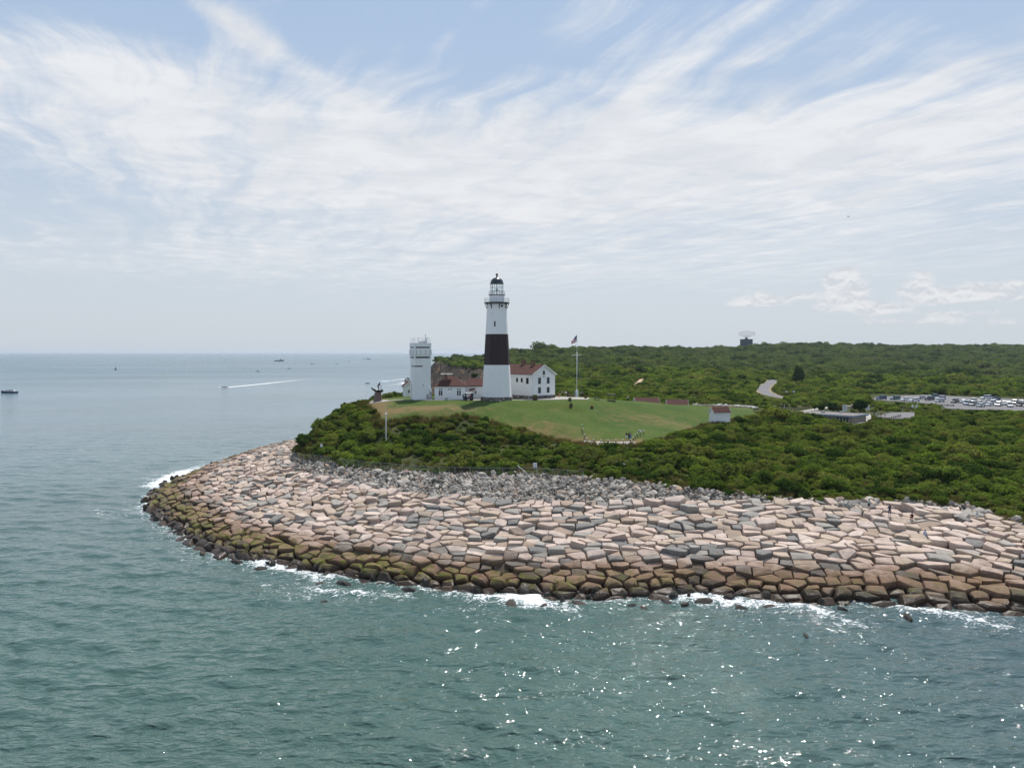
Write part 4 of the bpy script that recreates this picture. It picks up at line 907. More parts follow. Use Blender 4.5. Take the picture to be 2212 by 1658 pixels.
def fire_tower():
    x, y, _ = PD(908.7, 860, 207.5); root = empty('observation_tower', (x, y, 20.1), R(22), 'square white concrete observation tower with dark slit windows, left of the lighthouse', 'tower')
    w = 2.22
    def b(m):
        m.box(-w, w, -w, w, -1.0, 9.05); m.box(-w, w, -w, w, 9.05+.35, 11.35)      # slit between
        m.box(-w+.25, w-.25, -w+.25, w-.25, 9.05, 9.40)
        m.box(w-2.2, w, -w, w, 9.051, 9.399)
    part('body', M['concrete_white'], root, b)
    part('slit_window', M['shade_glass'], root, lambda m: m.box(-w+.16, w-2.25, -w+.16, w-.16, 9.052, 9.398))
    part('slit_window', M['shade_glass'], root, lambda m: m.box(-w+.3, w-.3, -w+.2, w-.2, 11.36, 11.82))
    def cab(m):
        m.box(-w-.10, w+.10, -w-.10, w+.10, 11.82, 14.05); 
        for sx in (-1, 1):
            for sy in (-1, 1): m.box(sx*(w-.05)-.2, sx*(w-.05)+.2, sy*(w-.05)-.2, sy*(w-.05)+.2, 11.351, 11.819)
    part('cab', M['concrete_white'], root, cab)
    def balc(m):
        o = w+.25
        for a in range(4):
            Mx = Matrix.Rotation(a*pi/2, 4, 'Z'); m.box(-o, o-.06, -o, -o+.05, 12.3, 13.6, Mx)
            for xx in (-1.7, -.55, .6, 1.75): m.box(xx-.04, xx+.04, -o+.05, -w-.1, 12.35, 12.5, Mx); m.box(xx-.04, xx+.04, -o+.05, -w-.1, 13.4, 13.55, Mx)
    part('balcony_panels', M['concrete_white'], root, balc)
    def br(m):
        o = w+.26
        for a in range(4):
            Mx = Matrix.Rotation(a*pi/2, 4, 'Z')
            for xx in (-1.75, -.6, .7, 1.9): m.box(xx-.06, xx+.06, -o-.05, -o-.001, 12.25, 13.65, Mx)
    part('balcony_brackets', M['steel'], root, br)
    part('slit_window', M['shade_glass'], root, lambda m: m.box(-w+.16, w-.16, -w+.05, w-.16, 14.06, 14.42))
    def top(m):
        for sx in (-1, 1):
            for sy in (-1, 1): m.box(sx*(w-.1)-.2, sx*(w-.1)+.2, sy*(w-.1)-.2, sy*(w-.1)+.2, 14.051, 14.429)
        m.box(-w-.14, w+.14, -w-.14, w+.14, 14.43, 15.45)
    part('parapet', M['concrete_white'], root, top)
    def rail(m):
        o = w-.05; L = [(-o, -o), (o, -o), (o, o), (-o, o)]
        for i in range(4):
            (ax, ay), (bx, by) = L[i], L[(i+1) % 4]
            for k in range(4): q = k/4; m.tube((ax+(bx-ax)*q, ay+(by-ay)*q, 15.4), (ax+(bx-ax)*q, ay+(by-ay)*q, 16.7), .03, 4)
            for zz in (16.05, 16.7): m.tube((ax, ay, zz), (bx, by, zz), .03, 4)
    part('roof_railing', M['pale'], root, rail)
    def ant(m):
        m.tube((1.25, -.6, 15.4), (1.25, -.6, 17.6), .12, 6, .06); m.tube((.9, -.6, 16.4), (2.0, -.6, 16.9), .05, 4); m.box(.7, 1.6, -.9, -.2, 15.45, 16.0); m.box(-.4, .5, -.7, .1, 15.45, 15.85); m.tube((-.9, -1, 15.4), (-.9, -1, 17.0), .03, 4); m.tube((1.9, .4, 15.4), (1.9, .4, 16.9), .10, 6)
        m.lathe([(.02, 17.4), (.14, 17.6), (.02, 17.85)], 8, c=(1.25, -.6))
    part('antenna', M['steel'], root, ant)
    part('door', M['steel'], root, lambda m: m.box(1.0, 1.6, -w-.04, -w+.02, .05, 1.75)); part('vent', M['black'], root, lambda m: m.box(.0, .28, -w-.04, -w+.02, 4.0, 4.2))
    def lad(m):
        for xx in (.6, 1.0): m.tube((-w-.12, xx, 0), (-w-.12, xx, 4.6), .025, 4)
        for k in range(14): m.tube((-w-.12, .6, .3+k*.32), (-w-.12, 1.0, .3+k*.32), .02, 4)
    part('ladder', M['steel'], root, lad)
    e = empty('utility_cabinet', (x+2.9, y-1.6, 20.15), R(10), 'grey utility cabinets stacked in the gap between the square tower and the annex', 'cabinet')
    part('cabinet', M['steel'], e, lambda m: m.box(-.3, .35, -.3, .3, -.1, 1.1)); part('condenser', M['pale'], e, lambda m: (m.box(-.3, .3, -.35, .25, 1.5, 2.2), m.box(-.3, .3, -.36, .26, 2.4, 3.1))); part('fan', M['black'], e, lambda m: (m.lathe([(.22, 0), (.22, .02)], 12), [m.v.__setitem__(i, (v[0], -.36-v[2], 1.85+v[1])) for i, v in enumerate(m.v)])); part('post', M['steel'], e, lambda m: (m.tube((-.28, .2, 0), (-.28, .2, 3.2), .03, 4), m.tube((.28, .2, 0), (.28, .2, 3.2), .03, 4)))
fire_tower()
x, y, _ = PD(874, 858.5, 226)
root, ro = gable_house('cottage', (x, y, h1(x, y)), R(14), 5.0, 2.5, 3.1, 1.2, 'tiny white gabled hut with red roof, far left behind the square tower', 'hut', found=.3)
window(root, wallM((1.25, 0), (1, 0), 1.9), .6, .9); part('door', M['white_cap'], root, lambda m: m.box(2.48, 2.56, 1.2, 2.0, .3, 2.2))

# lawn shed and the two red-roofed houses
x, y, z = P(1536, 912, 13.9); z = h1(x+2.5, y+1)
root, ro = gable_house('shed', (x+5.2, y+.0, z-.1), R(14)+pi/2, 4.9, 2.7, 2.75, 1.25, 'small white shed with red shingled roof standing among bushes at the lawn edge', 'shed', found=.25, over=.22)
part('step', M['concrete'], root, lambda m: m.box(.3, 1.5, Lg_ if False else 4.95, 6.0, 0, .3))
x, y = PD(1370, 868, 262)[:2]; xb, yb = PD(1426, 868, 258)[:2]
root, ro = gable_house('brick_outbuilding', (x, y, 13.2), R(-8)+R(-82)+pi/2+R(0), 6.0, 9.0, 0.1, 0.1, 'x', 'x') if False else (None, None)
def long_roof(name, X0, X1, Yr, d, zb, ang, label, flip):
    x0 = PD(X0, 868, d)[0]; x1 = PD(X1, 868, d)[0]; L = x1-x0; zr = H-d*(Yr-HZ)/F
    root, ro = gable_house(name, (x1, d, zb), R(90+ang), L, 5.6, zr-zb-.2-1.9, 1.9, label, 'house', found=.2, over=.3)
    return root
r1 = long_roof('keepers_garage', 1375, 1425, 860.5, 258, 12.6, 5, 'long low house with red-brown roof behind the lawn crest, nearest the picnic frame', 0)
r2 = long_roof('cottage_row', 1443, 1486, 864.8, 262, 12.4, -6, 'shorter red-brown roofed house with white gable behind the lawn crest, nearer the white shed', 1)

def visitor_centre():
    xl, yl, _ = PD(1722, 905, 266); xr, yr, _ = PD(1842, 905, 252); zb = 9.4
    root = empty('visitor_building', (xr, yr, zb), 0, 'low flat-roofed visitor building with blue-grey roof edge half hidden by bushes', 'building')
    d = Vector((xl-xr, yl-yr, 0)); L = d.length; d.normalize(); n_ = Vector((-d.y, d.x, 0)); n_ = n_ if n_.y > 0 else -n_
    Mx = Matrix(((d.x, n_.x, 0, 0), (d.y, n_.y, 0, 0), (0, 0, 1, 0), (0, 0, 0, 1)))
    part('wall', simple('tan_block_wall', (.33, .27, .22), .9), root, lambda m: m.box(.6, L-.4, .8, 12, -1, 2.35, Mx))
    part('roof', simple('gravel_roof', (.19, .17, .16), .9, var=.25, scale=1.2), root, lambda m: m.box(.12, L, .12, 12.8, 2.42, 2.72, Mx))
    part('roof_edge', simple('blue_grey_fascia', (.24, .31, .38), .6), root, lambda m: (m.box(0, L+.1, 0, .1, 2.2, 2.78, Mx), m.box(0, .1, .1, 12.9, 2.2, 2.78, Mx), m.box(.1, L+.1, 12.82, 12.92, 2.2, 2.78, Mx)))
    for k in range(4):
        m = MB(); m.box(1.6+k*1.05, 2.5+k*1.05, .74, .82, .5, 1.95, Mx); wo = m.build('window', M['shade_glass'], root)
        m = MB(); m.box(1.5+k*1.05, 1.6+k*1.05, .72, .80, .45, 2.0, Mx); m.box(2.5+k*1.05, 2.55+k*1.05, .72, .80, .45, 2.0, Mx); m.box(1.6+k*1.05, 2.5+k*1.05, .72, .80, 1.3, 1.37, Mx); m.build('frame', M['white_cap'], wo)
    part('rooftop_unit', M['steel'], root, lambda m: m.box(12.5, 13.6, 6, 7, 2.72, 3.3, Mx)); part('rooftop_unit', M['steel'], root, lambda m: m.box(8, 9, 10, 11, 2.72, 3.2, Mx))
visitor_centre()

def radar():
    x, y, z = PD(1612, 748, 1400); zb = h1(x, y); root = empty('radar_tower', (x, y, zb), R(-4), 'dark blue-grey radar block with huge lattice antenna on the ridge', 'radar tower')
    zt = H+1400*(HZ-732.5)/F-zb
    part('block', simple('grey_blue_concrete', (.07, .095, .115), .9), root, lambda m: m.box(-9.3, 9.3, -9, 9, -2, zt))
    part('turret', M['black'], root, lambda m: m.lathe([(3.4, zt), (2.2, zt+1.6), (1.4, zt+2.6), (1.2, zt+3.6)], 12))
    def lat(m):
        z0 = zt+3.6; nx = 15; P_ = {}
        for i in range(nx):
            for j in range(5):
                xx = -14.5+i*29/(nx-1); k = 1-abs(xx)/18; bow = (xx/14.5)**2*3; zz = z0+1.4+ (1-k)*2.6 + j*(1.0+k*1.2)*1.15; P_[i, j] = (xx, -bow, zz)
        for i in range(nx):
            for j in range(5):
                if i+1 < nx: m.tube(P_[i, j], P_[i+1, j], .10, 4)
                if j+1 < 5: m.tube(P_[i, j], P_[i, j+1], .09, 4)
                if i+1 < nx and j+1 < 5 and (i+j) % 2: m.tube(P_[i, j], P_[i+1, j+1], .08, 4); m.tube((P_[i,j][0], P_[i,j][1]-1.6, P_[i,j][2]), P_[i+1, j+1], .08, 4)
        for xx in (-9, -5, -2, 2, 5, 9): m.tube((xx*.12, 0, z0-1.2), (xx, -1.2, z0+3), .16, 4)
        m.tube((-6, -4.5, z0+2.2), (0, 0, z0-.5), .14, 4); m.tube((6, -4.5, z0+2.2), (0, 0, z0-.5), .14, 4); m.tube((-6, -4.5, z0+2.2), (6, -4.5, z0+2.2), .12, 4)
    part('lattice_antenna', M['black'], root, lat)
radar()

# ------------------------------------------------------------------ paving sheets (each draped a little above the ground)
def drape(name, poly, m, dz=.07, step=1.6):
    x0, y0 = min(p[0] for p in poly), min(p[1] for p in poly); x1, y1 = max(p[0] for p in poly), max(p[1] for p in poly)
    bm = bmesh.new(); vs = [bm.verts.new((p[0], p[1], 0)) for p in poly]; bm.faces.new(vs)
    for ax, a, b in ((0, x0, x1), (1, y0, y1)):
        n = max(1, int((b-a)/step))
        for k in range(1, n):
            c = Vector((0, 0, 0)); c[ax] = a+(b-a)*k/n; no = Vector((0, 0, 0)); no[ax] = 1
            bmesh.ops.bisect_plane(bm, geom=bm.verts[:]+bm.edges[:]+bm.faces[:], plane_co=c, plane_no=no)
    for v in bm.verts: v.co.z = h1(v.co.x, v.co.y)+dz
    bm.normal_update()
    for f in bm.faces:
        if f.normal.z < 0: f.normal_flip()
    me = bpy.data.meshes.new(name); bm.to_mesh(me); bm.free(); me.materials.append(m); o = bpy.data.objects.new(name, me); COL.objects.link(o); o['kind'] = 'structure'; return o
def ribbon(name, line, w, m, dz=.08, step=1.5, kind='structure', off=0.0):
    L = [Vector((p[0], p[1], 0)) for p in line]; pts_ = []
    for i in range(len(L)-1):       # Catmull-Rom
        p0, p1, p2, p3 = L[max(i-1, 0)], L[i], L[i+1], L[min(i+2, len(L)-1)]; n = max(2, int((p2-p1).length/step))
        for k in range(n):
            t = k/n; pts_.append(.5*((2*p1)+(p2-p0)*t+(2*p0-5*p1+4*p2-p3)*t*t+(3*p1-p0-3*p2+p3)*t**3))
    pts_.append(L[-1]); V, Fc = [], []; nc = 5
    for i, p in enumerate(pts_):
        d = (pts_[min(i+1, len(pts_)-1)]-pts_[max(i-1, 0)]).normalized(); s_ = Vector((d.y, -d.x, 0)); zc_ = [h1(*(p+s_*(off+w*(j/(nc-1)-.5))).to_2d()) for j in range(nc)]; zm = max(zc_)
        for j in range(nc): q = p+s_*(off+w*(j/(nc-1)-.5)); V.append((q.x, q.y, (zc_[j]+zm)/2+dz))
    for i in range(len(pts_)-1):
        for j in range(nc-1): Fc.append((i*nc+j, i*nc+j+1, (i+1)*nc+j+1, (i+1)*nc+j))
    o = mesh_obj(name, V, Fc, m, None, True); o['kind'] = kind
    if o.data.polygons[0].normal.z < 0: o.data.flip_normals()
    return o
z20 = lambda X, Y: P(X, Y, 20.3)[:2]
mx, my, _ = P(817, 866.8, 20)
drape('statue_paving', [(mx+2.9*cos(a), my+2.6*sin(a)) for a in np.linspace(0, 2*pi, 20)[:-1]], M['concrete'])
ribbon('footpath', [z20(822, 865.5), z20(870, 863.5), z20(930, 864.5), z20(985, 863.8), z20(1030, 863.3)], 1.5, M['concrete'], .09)
drape('apron', [z20(1022, 864.6), z20(1118, 864.2), z20(1205, 863.2), z20(1270, 860.2), z20(1275, 857), z20(1205, 857), (2, 206), (-14, 207)], M['concrete'], .07)
drape('overlook_path', [P(1258, 958.5, 13)[:2], P(1374, 958.5, 13)[:2], P(1370, 954.6, 13)[:2], P(1262, 954.6, 13)[:2]], M['gravel'], .14, 1)
road = [G(X, Y)[:2] for X, Y in ((1690, 812), (1672, 816), (1668, 824), (1657, 832), (1649, 839), (1650, 846), (1664, 853), (1690, 859), (1715, 863), (1750, 868), (1800, 871), (1850, 873))]
ribbon('road_verge', road, 8.6, M['verge'], .10); ribbon('road', road, 6.6, M['asphalt'], .16); ribbon('road_line', road[:9], .45, M['line'], .20)
drape('parking_lot', [p[:2] for p in LOT], M['asphalt'], .10, 4)
drape('visitor_path', [P(1845, 916, 9.6)[:2], P(1872, 912, 9.6)[:2], P(1884, 902, 9.6)[:2], P(1878, 893, 9.7)[:2], P(1862, 893, 9.7)[:2], P(1860, 901, 9.6)[:2]], M['concrete'], .12, 2)
drape('visitor_plaza', [P(1892, 899, 9.6)[:2], P(1930, 905, 9.6)[:2], P(1972, 902, 9.6)[:2], P(1980, 890, 9.7)[:2], P(1925, 891, 9.7)[:2]], M['asphalt'], .12, 2)
ribbon('sidewalk', [P(1700, 889, 10.5)[:2], P(1745, 884, 10.2)[:2], P(1790, 880, 10.2)[:2], P(1830, 877, 10.3)[:2], P(1890, 877, 10.4)[:2], P(1960, 881, 10.2)[:2], P(2010, 884, 10.2)[:2]], 3.0, M['concrete'], .14)
ribbon('island_path', [P(2030, 889, 10.2)[:2], P(2100, 891, 10.2)[:2], P(2170, 889.5, 10.2)[:2], P(2185, 888, 10.2)[:2]], 1.6, M['concrete'], .14)
drape('sandy_track', [G(X, Y)[:2] for X, Y in ((1370, 832), (1381, 829), (1390, 820), (1393, 814), (1387, 815), (1380, 821))], M['sand'], .3, 3)
drape('sandy_patch', [G(X, Y)[:2] for X, Y in ((1646, 901), (1690, 898), (1700, 893), (1660, 893))], M['concrete'], .12, 2)

# ------------------------------------------------------------------ people
SKIN = simple('skin', (.42, .26, .19), .6, .2, var=.05); HAIR = simple('dark_hair', (.03, .02, .015), .7)
CLO = {k: simple(k+'_cloth', c, .85, .1, var=.15, scale=8) for k, c in dict(black=(.02, .02, .022), navy=(.03, .045, .10), blue=(.08, .16, .34), white=(.72, .72, .72), grey=(.25, .25, .26), red=(.34, .06, .05), teal=(.25, .42, .44), khaki=(.34, .28, .2), lightblue=(.42, .52, .68)).items()}
def skinned(chains, radii, root_i=0, sub=1):
    """continuous body grown from joints with the Skin modifier, returned as mesh data"""
    V, E, Rr = [], [], []
    idx = {}
    for ch in chains:
        for a, b in zip(ch[:-1], ch[1:]):
            for q in (a, b):
                if q not in idx: idx[q] = len(V); V.append(J_[q][:3]); Rr.append(J_[q][3])
            E.append((idx[a], idx[b]))
    me = bpy.data.meshes.new('tmp'); me.from_pydata(V, E, []); o = bpy.data.objects.new('tmp', me); COL.objects.link(o)
    o.modifiers.new('s', 'SKIN'); sv = me.skin_vertices[0] if me.skin_vertices else None
    if sv is None:
        import bpy as _b
        bm = bmesh.new(); bm.from_mesh(me); bm.verts.layers.skin.verify(); bm.to_mesh(me); bm.free(); sv = me.skin_vertices[0]
    for i, r_ in enumerate(Rr): sv.data[i].radius = (r_, r_*.85); sv.data[i].use_root = (i == 0)
    s2 = o.modifiers.new('u', 'SUBSURF'); s2.levels = sub; s2.render_levels = sub
    dg = bpy.context.evaluated_depsgraph_get(); r = bpy.data.meshes.new_from_object(o.evaluated_get(dg)); bpy.data.objects.remove(o); r.polygons.foreach_set('use_smooth', [True]*len(r.polygons)); return r
def skeleton(pose):
    J = dict(pelvis=(0, 0, .95, .135), waist=(0, 0, 1.10, .125), chest=(0, 0, 1.32, .155), neck=(0, 0, 1.49, .06), head=(0, -.01, 1.62, .095), crown=(0, 0, 1.72, .075),
             hipl=(-.10, 0, .90, .10), kneel=(-.11, -.02, .50, .068), anklel=(-.11, .02, .10, .045), toel=(-.12, -.14, .04, .04),
             hipr=(.10, 0, .90, .10), kneer=(.11, -.02, .50, .068), ankler=(.11, .02, .10, .045), toer=(.12, -.14, .04, .04),
             shl=(-.19, 0, 1.42, .062), ell=(-.25, .02, 1.15, .047), wrl=(-.26, -.06, .90, .035), hal=(-.26, -.08, .80, .04),
             shr=(.19, 0, 1.42, .062), elr=(.25, .02, 1.15, .047), wrr=(.26, -.06, .90, .035), har=(.26, -.08, .80, .04))
    if pose == 'walk': J.update(kneel=(-.10, -.18, .52, .068), anklel=(-.10, -.22, .12, .045), toel=(-.10, -.38, .06, .04), kneer=(.10, .08, .50, .068), ankler=(.10, .30, .14, .045), toer=(.10, .18, .04, .04), wrl=(-.26, .1, .92, .035), hal=(-.26, .12, .82, .04), wrr=(.26, -.22, .95, .035), har=(.26, -.28, .87, .04))
    if pose == 'sit':
        for k in list(J): x, y, z, r_ = J[k]; J[k] = (x, y, z-.62, r_)
        J.update(kneel=(-.14, -.44, .42, .068), anklel=(-.13, -.42, .06, .045), toel=(-.13, -.58, .02, .04), kneer=(.14, -.44, .42, .068), ankler=(.13, -.42, .06, .045), toer=(.13, -.58, .02, .04), wrl=(-.18, -.34, .42, .035), hal=(-.16, -.42, .45, .04), wrr=(.18, -.34, .42, .035), har=(.16, -.42, .45, .04), ell=(-.26, -.1, .55, .047), elr=(.26, -.1, .55, .047))
    if pose == 'phone': J.update(elr=(.27, -.08, 1.2, .047), wrr=(.14, -.30, 1.33, .035), har=(.10, -.34, 1.42, .04), ell=(-.27, -.06, 1.2, .047), wrl=(-.12, -.30, 1.33, .035), hal=(-.08, -.34, 1.42, .04))
    if pose == 'haul': J.update(pelvis=(0, .12, .92, .14), waist=(0, .06, 1.08, .14), chest=(0, -.14, 1.30, .18), neck=(.02, -.24, 1.46, .07), head=(.04, -.32, 1.58, .10), crown=(.05, -.33, 1.68, .085), shl=(-.2, -.12, 1.42, .075), ell=(-.34, -.2, 1.26, .06), wrl=(-.2, -.42, 1.10, .05), hal=(-.16, -.50, 1.04, .05), shr=(.2, -.16, 1.40, .075), elr=(.42, -.22, 1.05, .06), wrr=(.52, -.36, .72, .05), har=(.54, -.40, .60, .05), kneel=(-.18, -.22, .52, .085), anklel=(-.2, .02, .08, .07), kneer=(.2, .14, .5, .085), ankler=(.26, .34, .08, .07), hipl=(-.11, .08, .88, .11), hipr=(.11, .12, .88, .11), toel=(-.2, -.16, .04, .05), toer=(.26, .2, .04, .05))
    return J
BODY = {}
def person_meshes(pose):
    global J_
    if pose in BODY: return BODY[pose]
    J_ = skeleton(pose)
    body = skinned([('pelvis','waist','chest','neck','head','crown'),('pelvis','hipl','kneel','anklel','toel'),('pelvis','hipr','kneer','ankler','toer'),('chest','shl','ell','wrl','hal'),('chest','shr','elr','wrr','har')], None)
    sc = lambda k, f, r_=1.0: None
    base = dict(J_)
    for k in base: x, y, z, r_ = base[k]; J_[k] = (x, y, z, r_*1.16+.012)
    def lerp(a, b, t, n): A_, B_ = J_[a], J_[b]; J_[n] = tuple(A_[i]*(1-t)+B_[i]*t for i in range(4))
    lerp('shl', 'ell', .75, 'cuffl'); lerp('shr', 'elr', .75, 'cuffr'); lerp('chest', 'neck', .62, 'collar'); lerp('kneel', 'anklel', .8, 'heml'); lerp('kneer', 'ankler', .8, 'hemr'); lerp('pelvis', 'waist', .2, 'hem'); lerp('hipl', 'kneel', .85, 'shol'); lerp('hipr', 'kneer', .85, 'shor')
    shirt = skinned([('hem','waist','chest','collar'),('chest','shl','cuffl'),('chest','shr','cuffr')], None)
    trous = skinned([('waist','pelvis'),('pelvis','hipl','kneel','heml'),('pelvis','hipr','kneer','hemr')], None)
    short = skinned([('waist','pelvis'),('pelvis','hipl','shol'),('pelvis','hipr','shor')], None)
    hx_, hy_, hz_, hr_ = base['head']
    m = MB(); m.lathe([(.001, hz_-.10), (.085, hz_-.06), (.112, hz_+.02), (.105, hz_+.09), (.06, hz_+.145), (.001, hz_+.155)], 10, c=(hx_, hy_+.028)); hair = bpy.data.meshes.new('hair'); hair.from_pydata(m.v, [], m.f); hair.polygons.foreach_set('use_smooth', [True]*len(hair.polygons)); hair.materials.append(HAIR)
    body.materials.clear(); body.materials.append(SKIN); BODY[pose] = (body, shirt, trous, short, hair); return BODY[pose]
def clothed(me, c):
    k = me.copy(); k.materials.clear(); k.materials.append(CLO[c]); return k
def person(loc, rz, pose, top, bot, shorts, label, group=None, s=1.0):
    body, shirt, trous, short, hair = person_meshes(pose)
    o = bpy.data.objects.new('person', body); COL.objects.link(o); o.location = loc; o.rotation_euler = (0, 0, rz); o.scale = (s,)*3; tag(o, label, 'person', group)
    for nm, me in (('shirt', clothed(shirt, top)), ('shorts' if shorts else 'trousers', clothed(short if shorts else trous, bot)), ('hair', hair)):
        c = bpy.data.objects.new(nm, me); COL.objects.link(c); c.parent = o
    return o
def on(X, Y, z): x, y, _ = P(X, Y, z); return (x, y, h1(x, y)+.08)
g = 'visitors by the flagpole'
for X_, Y_, rz, pose, a, b, sh, lb in ((1209.5, 859.3, .3, 'walk', 'black', 'khaki', 1, 'person in black top and khaki shorts walking, nearest the white house'), (1215.5, 857.8, 2.6, 'stand', 'grey', 'black', 0, 'person in grey top and black trousers standing behind the walking group'), (1222.5, 859.0, 3.0, 'walk', 'white', 'black', 1, 'person in white top and black shorts by the flagpole'),
      (1227.0, 858.6, .2, 'stand', 'black', 'navy', 0, 'person in black top and navy trousers, left of the benches'), (1242.5, 858.6, 1.0, 'stand', 'blue', 'grey', 0, 'person in blue top right beside the flagpole base'), (1255.5, 857.8, -.5, 'stand', 'grey', 'black', 0, 'person in grey top right of the flagpole'), (1258.8, 858.5, .5, 'walk', 'black', 'black', 0, 'person all in black, farthest right of the flagpole'), (1205.5, 860.2, 1.2, 'sit', 'red', 'grey', 1, 'person in red top sitting low by the house corner')):
    person(on(X_, Y_, 20.1), rz, pose, a, b, sh, lb, g)
g = 'visitors at the overlook fence'
for X_, rz, a, b, sh, lb in ((1353.3, 3.0, 'black', 'white', 1, 'person in black top and white shorts at the overlook fence'), (1358.6, 2.8, 'black', 'navy', 0, 'person in black top and navy trousers at the overlook fence'), (1361.8, 3.4, 'grey', 'blue', 0, 'person in grey top and blue trousers, rightmost at the overlook fence')):
    person(on(X_, 953, 13), rz, 'stand', a, b, sh, lb, g)
person(on(1356, 865.5, 18.5), 1, 'stand', 'white', 'navy', 0, 'person in white top on the path at the lawn crest left of the red roofs')
for X_, Y_, a, b, lb in ((1888.3, 898.5, 'navy', 'grey', 'person in navy top on the plaza, leftmost of four'), (1893, 898.8, 'white', 'white', 'person all in white on the plaza'), (1903, 899.5, 'red', 'grey', 'person in red top on the plaza'), (1911.5, 899.5, 'white', 'khaki', 'person in white top and khaki trousers on the plaza'), (1757.5, 879, 'blue', 'navy', 'person in blue top on the path under the small trees'), (1694, 886, 'lightblue', 'white', 'person in pale blue top at the left end of the rail fence')):
    x, y, _ = P(X_, Y_, 9.9); person((x, y, h1(x, y)+.12), random.uniform(0, 6), 'stand', a, b, a in ('white', 'red'), lb, 'visitors near the visitor building')
dgx = bpy.context.evaluated_depsgraph_get()
def top_at(x, y, z0=14):
    hit, loc, *_ = S.ray_cast(bpy.context.evaluated_depsgraph_get(), Vector((x, y, z0)), Vector((0, 0, -1))); return loc.z if hit else h1(x, y)
for X_, Y_, zz, pose, a, b, sh, lb in ((1877, 1094, 8.0, 'stand', 'teal', 'black', 1, 'person in teal top and black shorts standing at the top of the sea wall'), (1921.7, 1106, 7.7, 'stand', 'navy', 'navy', 0, 'person in navy standing upright on the granite blocks'), (1970, 1117, 7.2, 'sit', 'black', 'red', 1, 'person in black and red sitting on the granite blocks'), (1998.6, 1137, 6.6, 'stand', 'lightblue', 'lightblue', 0, 'person in pale blue standing on the granite blocks, lowest of the four')):
    x, y, _ = P(X_, Y_, zz); person((x, y, top_at(x, y)), 2.9, pose, a, b, sh, lb, 'people on the sea wall')

# ------------------------------------------------------------------ statue, flagpole, lawn furniture
def statue():
    x, y, _ = P(816.5, 866.3, 20); zb = h1(x, y)+.07; root = empty('fisherman_statue', (x, y, zb), 0, 'dark bronze fisherman hauling in a boat bow on a red granite pedestal', 'statue')
    part('pedestal', M['granite'], root, lambda m: m.lathe([(1.25, -.3), (1.22, .0), (1.08, .4), (.94, 1.5), (.92, 2.35)], 8, pi/8))
    def boat(m):
        st = [(-1.75, 0, .03, 3.75), (-1.45, 0, .22, 3.42), (-.9, 0, .6, 3.12), (-.2, 0, .85, 2.98), (.6, 0, .9, 2.92), (1.35, 0, .82, 2.98)]; rs = []
        for xx, kz, hw, tz in st:
            bz = 2.34+max(0, -xx-.7)*.85; rs.append([(xx, -hw, tz), (xx, -hw*.75, (tz+bz)/2), (xx, 0, bz), (xx, hw*.75, (tz+bz)/2), (xx, hw, tz), (xx, hw*.8, tz-.1), (xx, 0, (tz+bz)/2+.02), (xx, -hw*.8, tz-.1)])
        m.rings(rs)
    part('boat_bow', M['bronze'], root, boat)
    body, *_ = person_meshes('haul'); k = body.copy(); k.materials.clear(); k.materials.append(M['bronze']); f = bpy.data.objects.new('fisherman', k); COL.objects.link(f); f.parent = root; f.location = (.15, 0, 2.72); f.rotation_euler = (0, 0, R(60)); f.scale = (1.28,)*3
    part('hat', M['bronze'], f, lambda m: m.lathe([(.2, 1.62), (.2, 1.64), (.12, 1.68), (.10, 1.8), (.02, 1.82)], 10, c=(.05, -.33))); part('net', M['bronze'], root, lambda m: (m.tube((.75, -.25, 3.3), (1.3, -.3, 2.85), .06, 6, .16), m.tube((.3, -.4, 3.6), (.75, -.25, 3.3), .05, 5)))
statue()
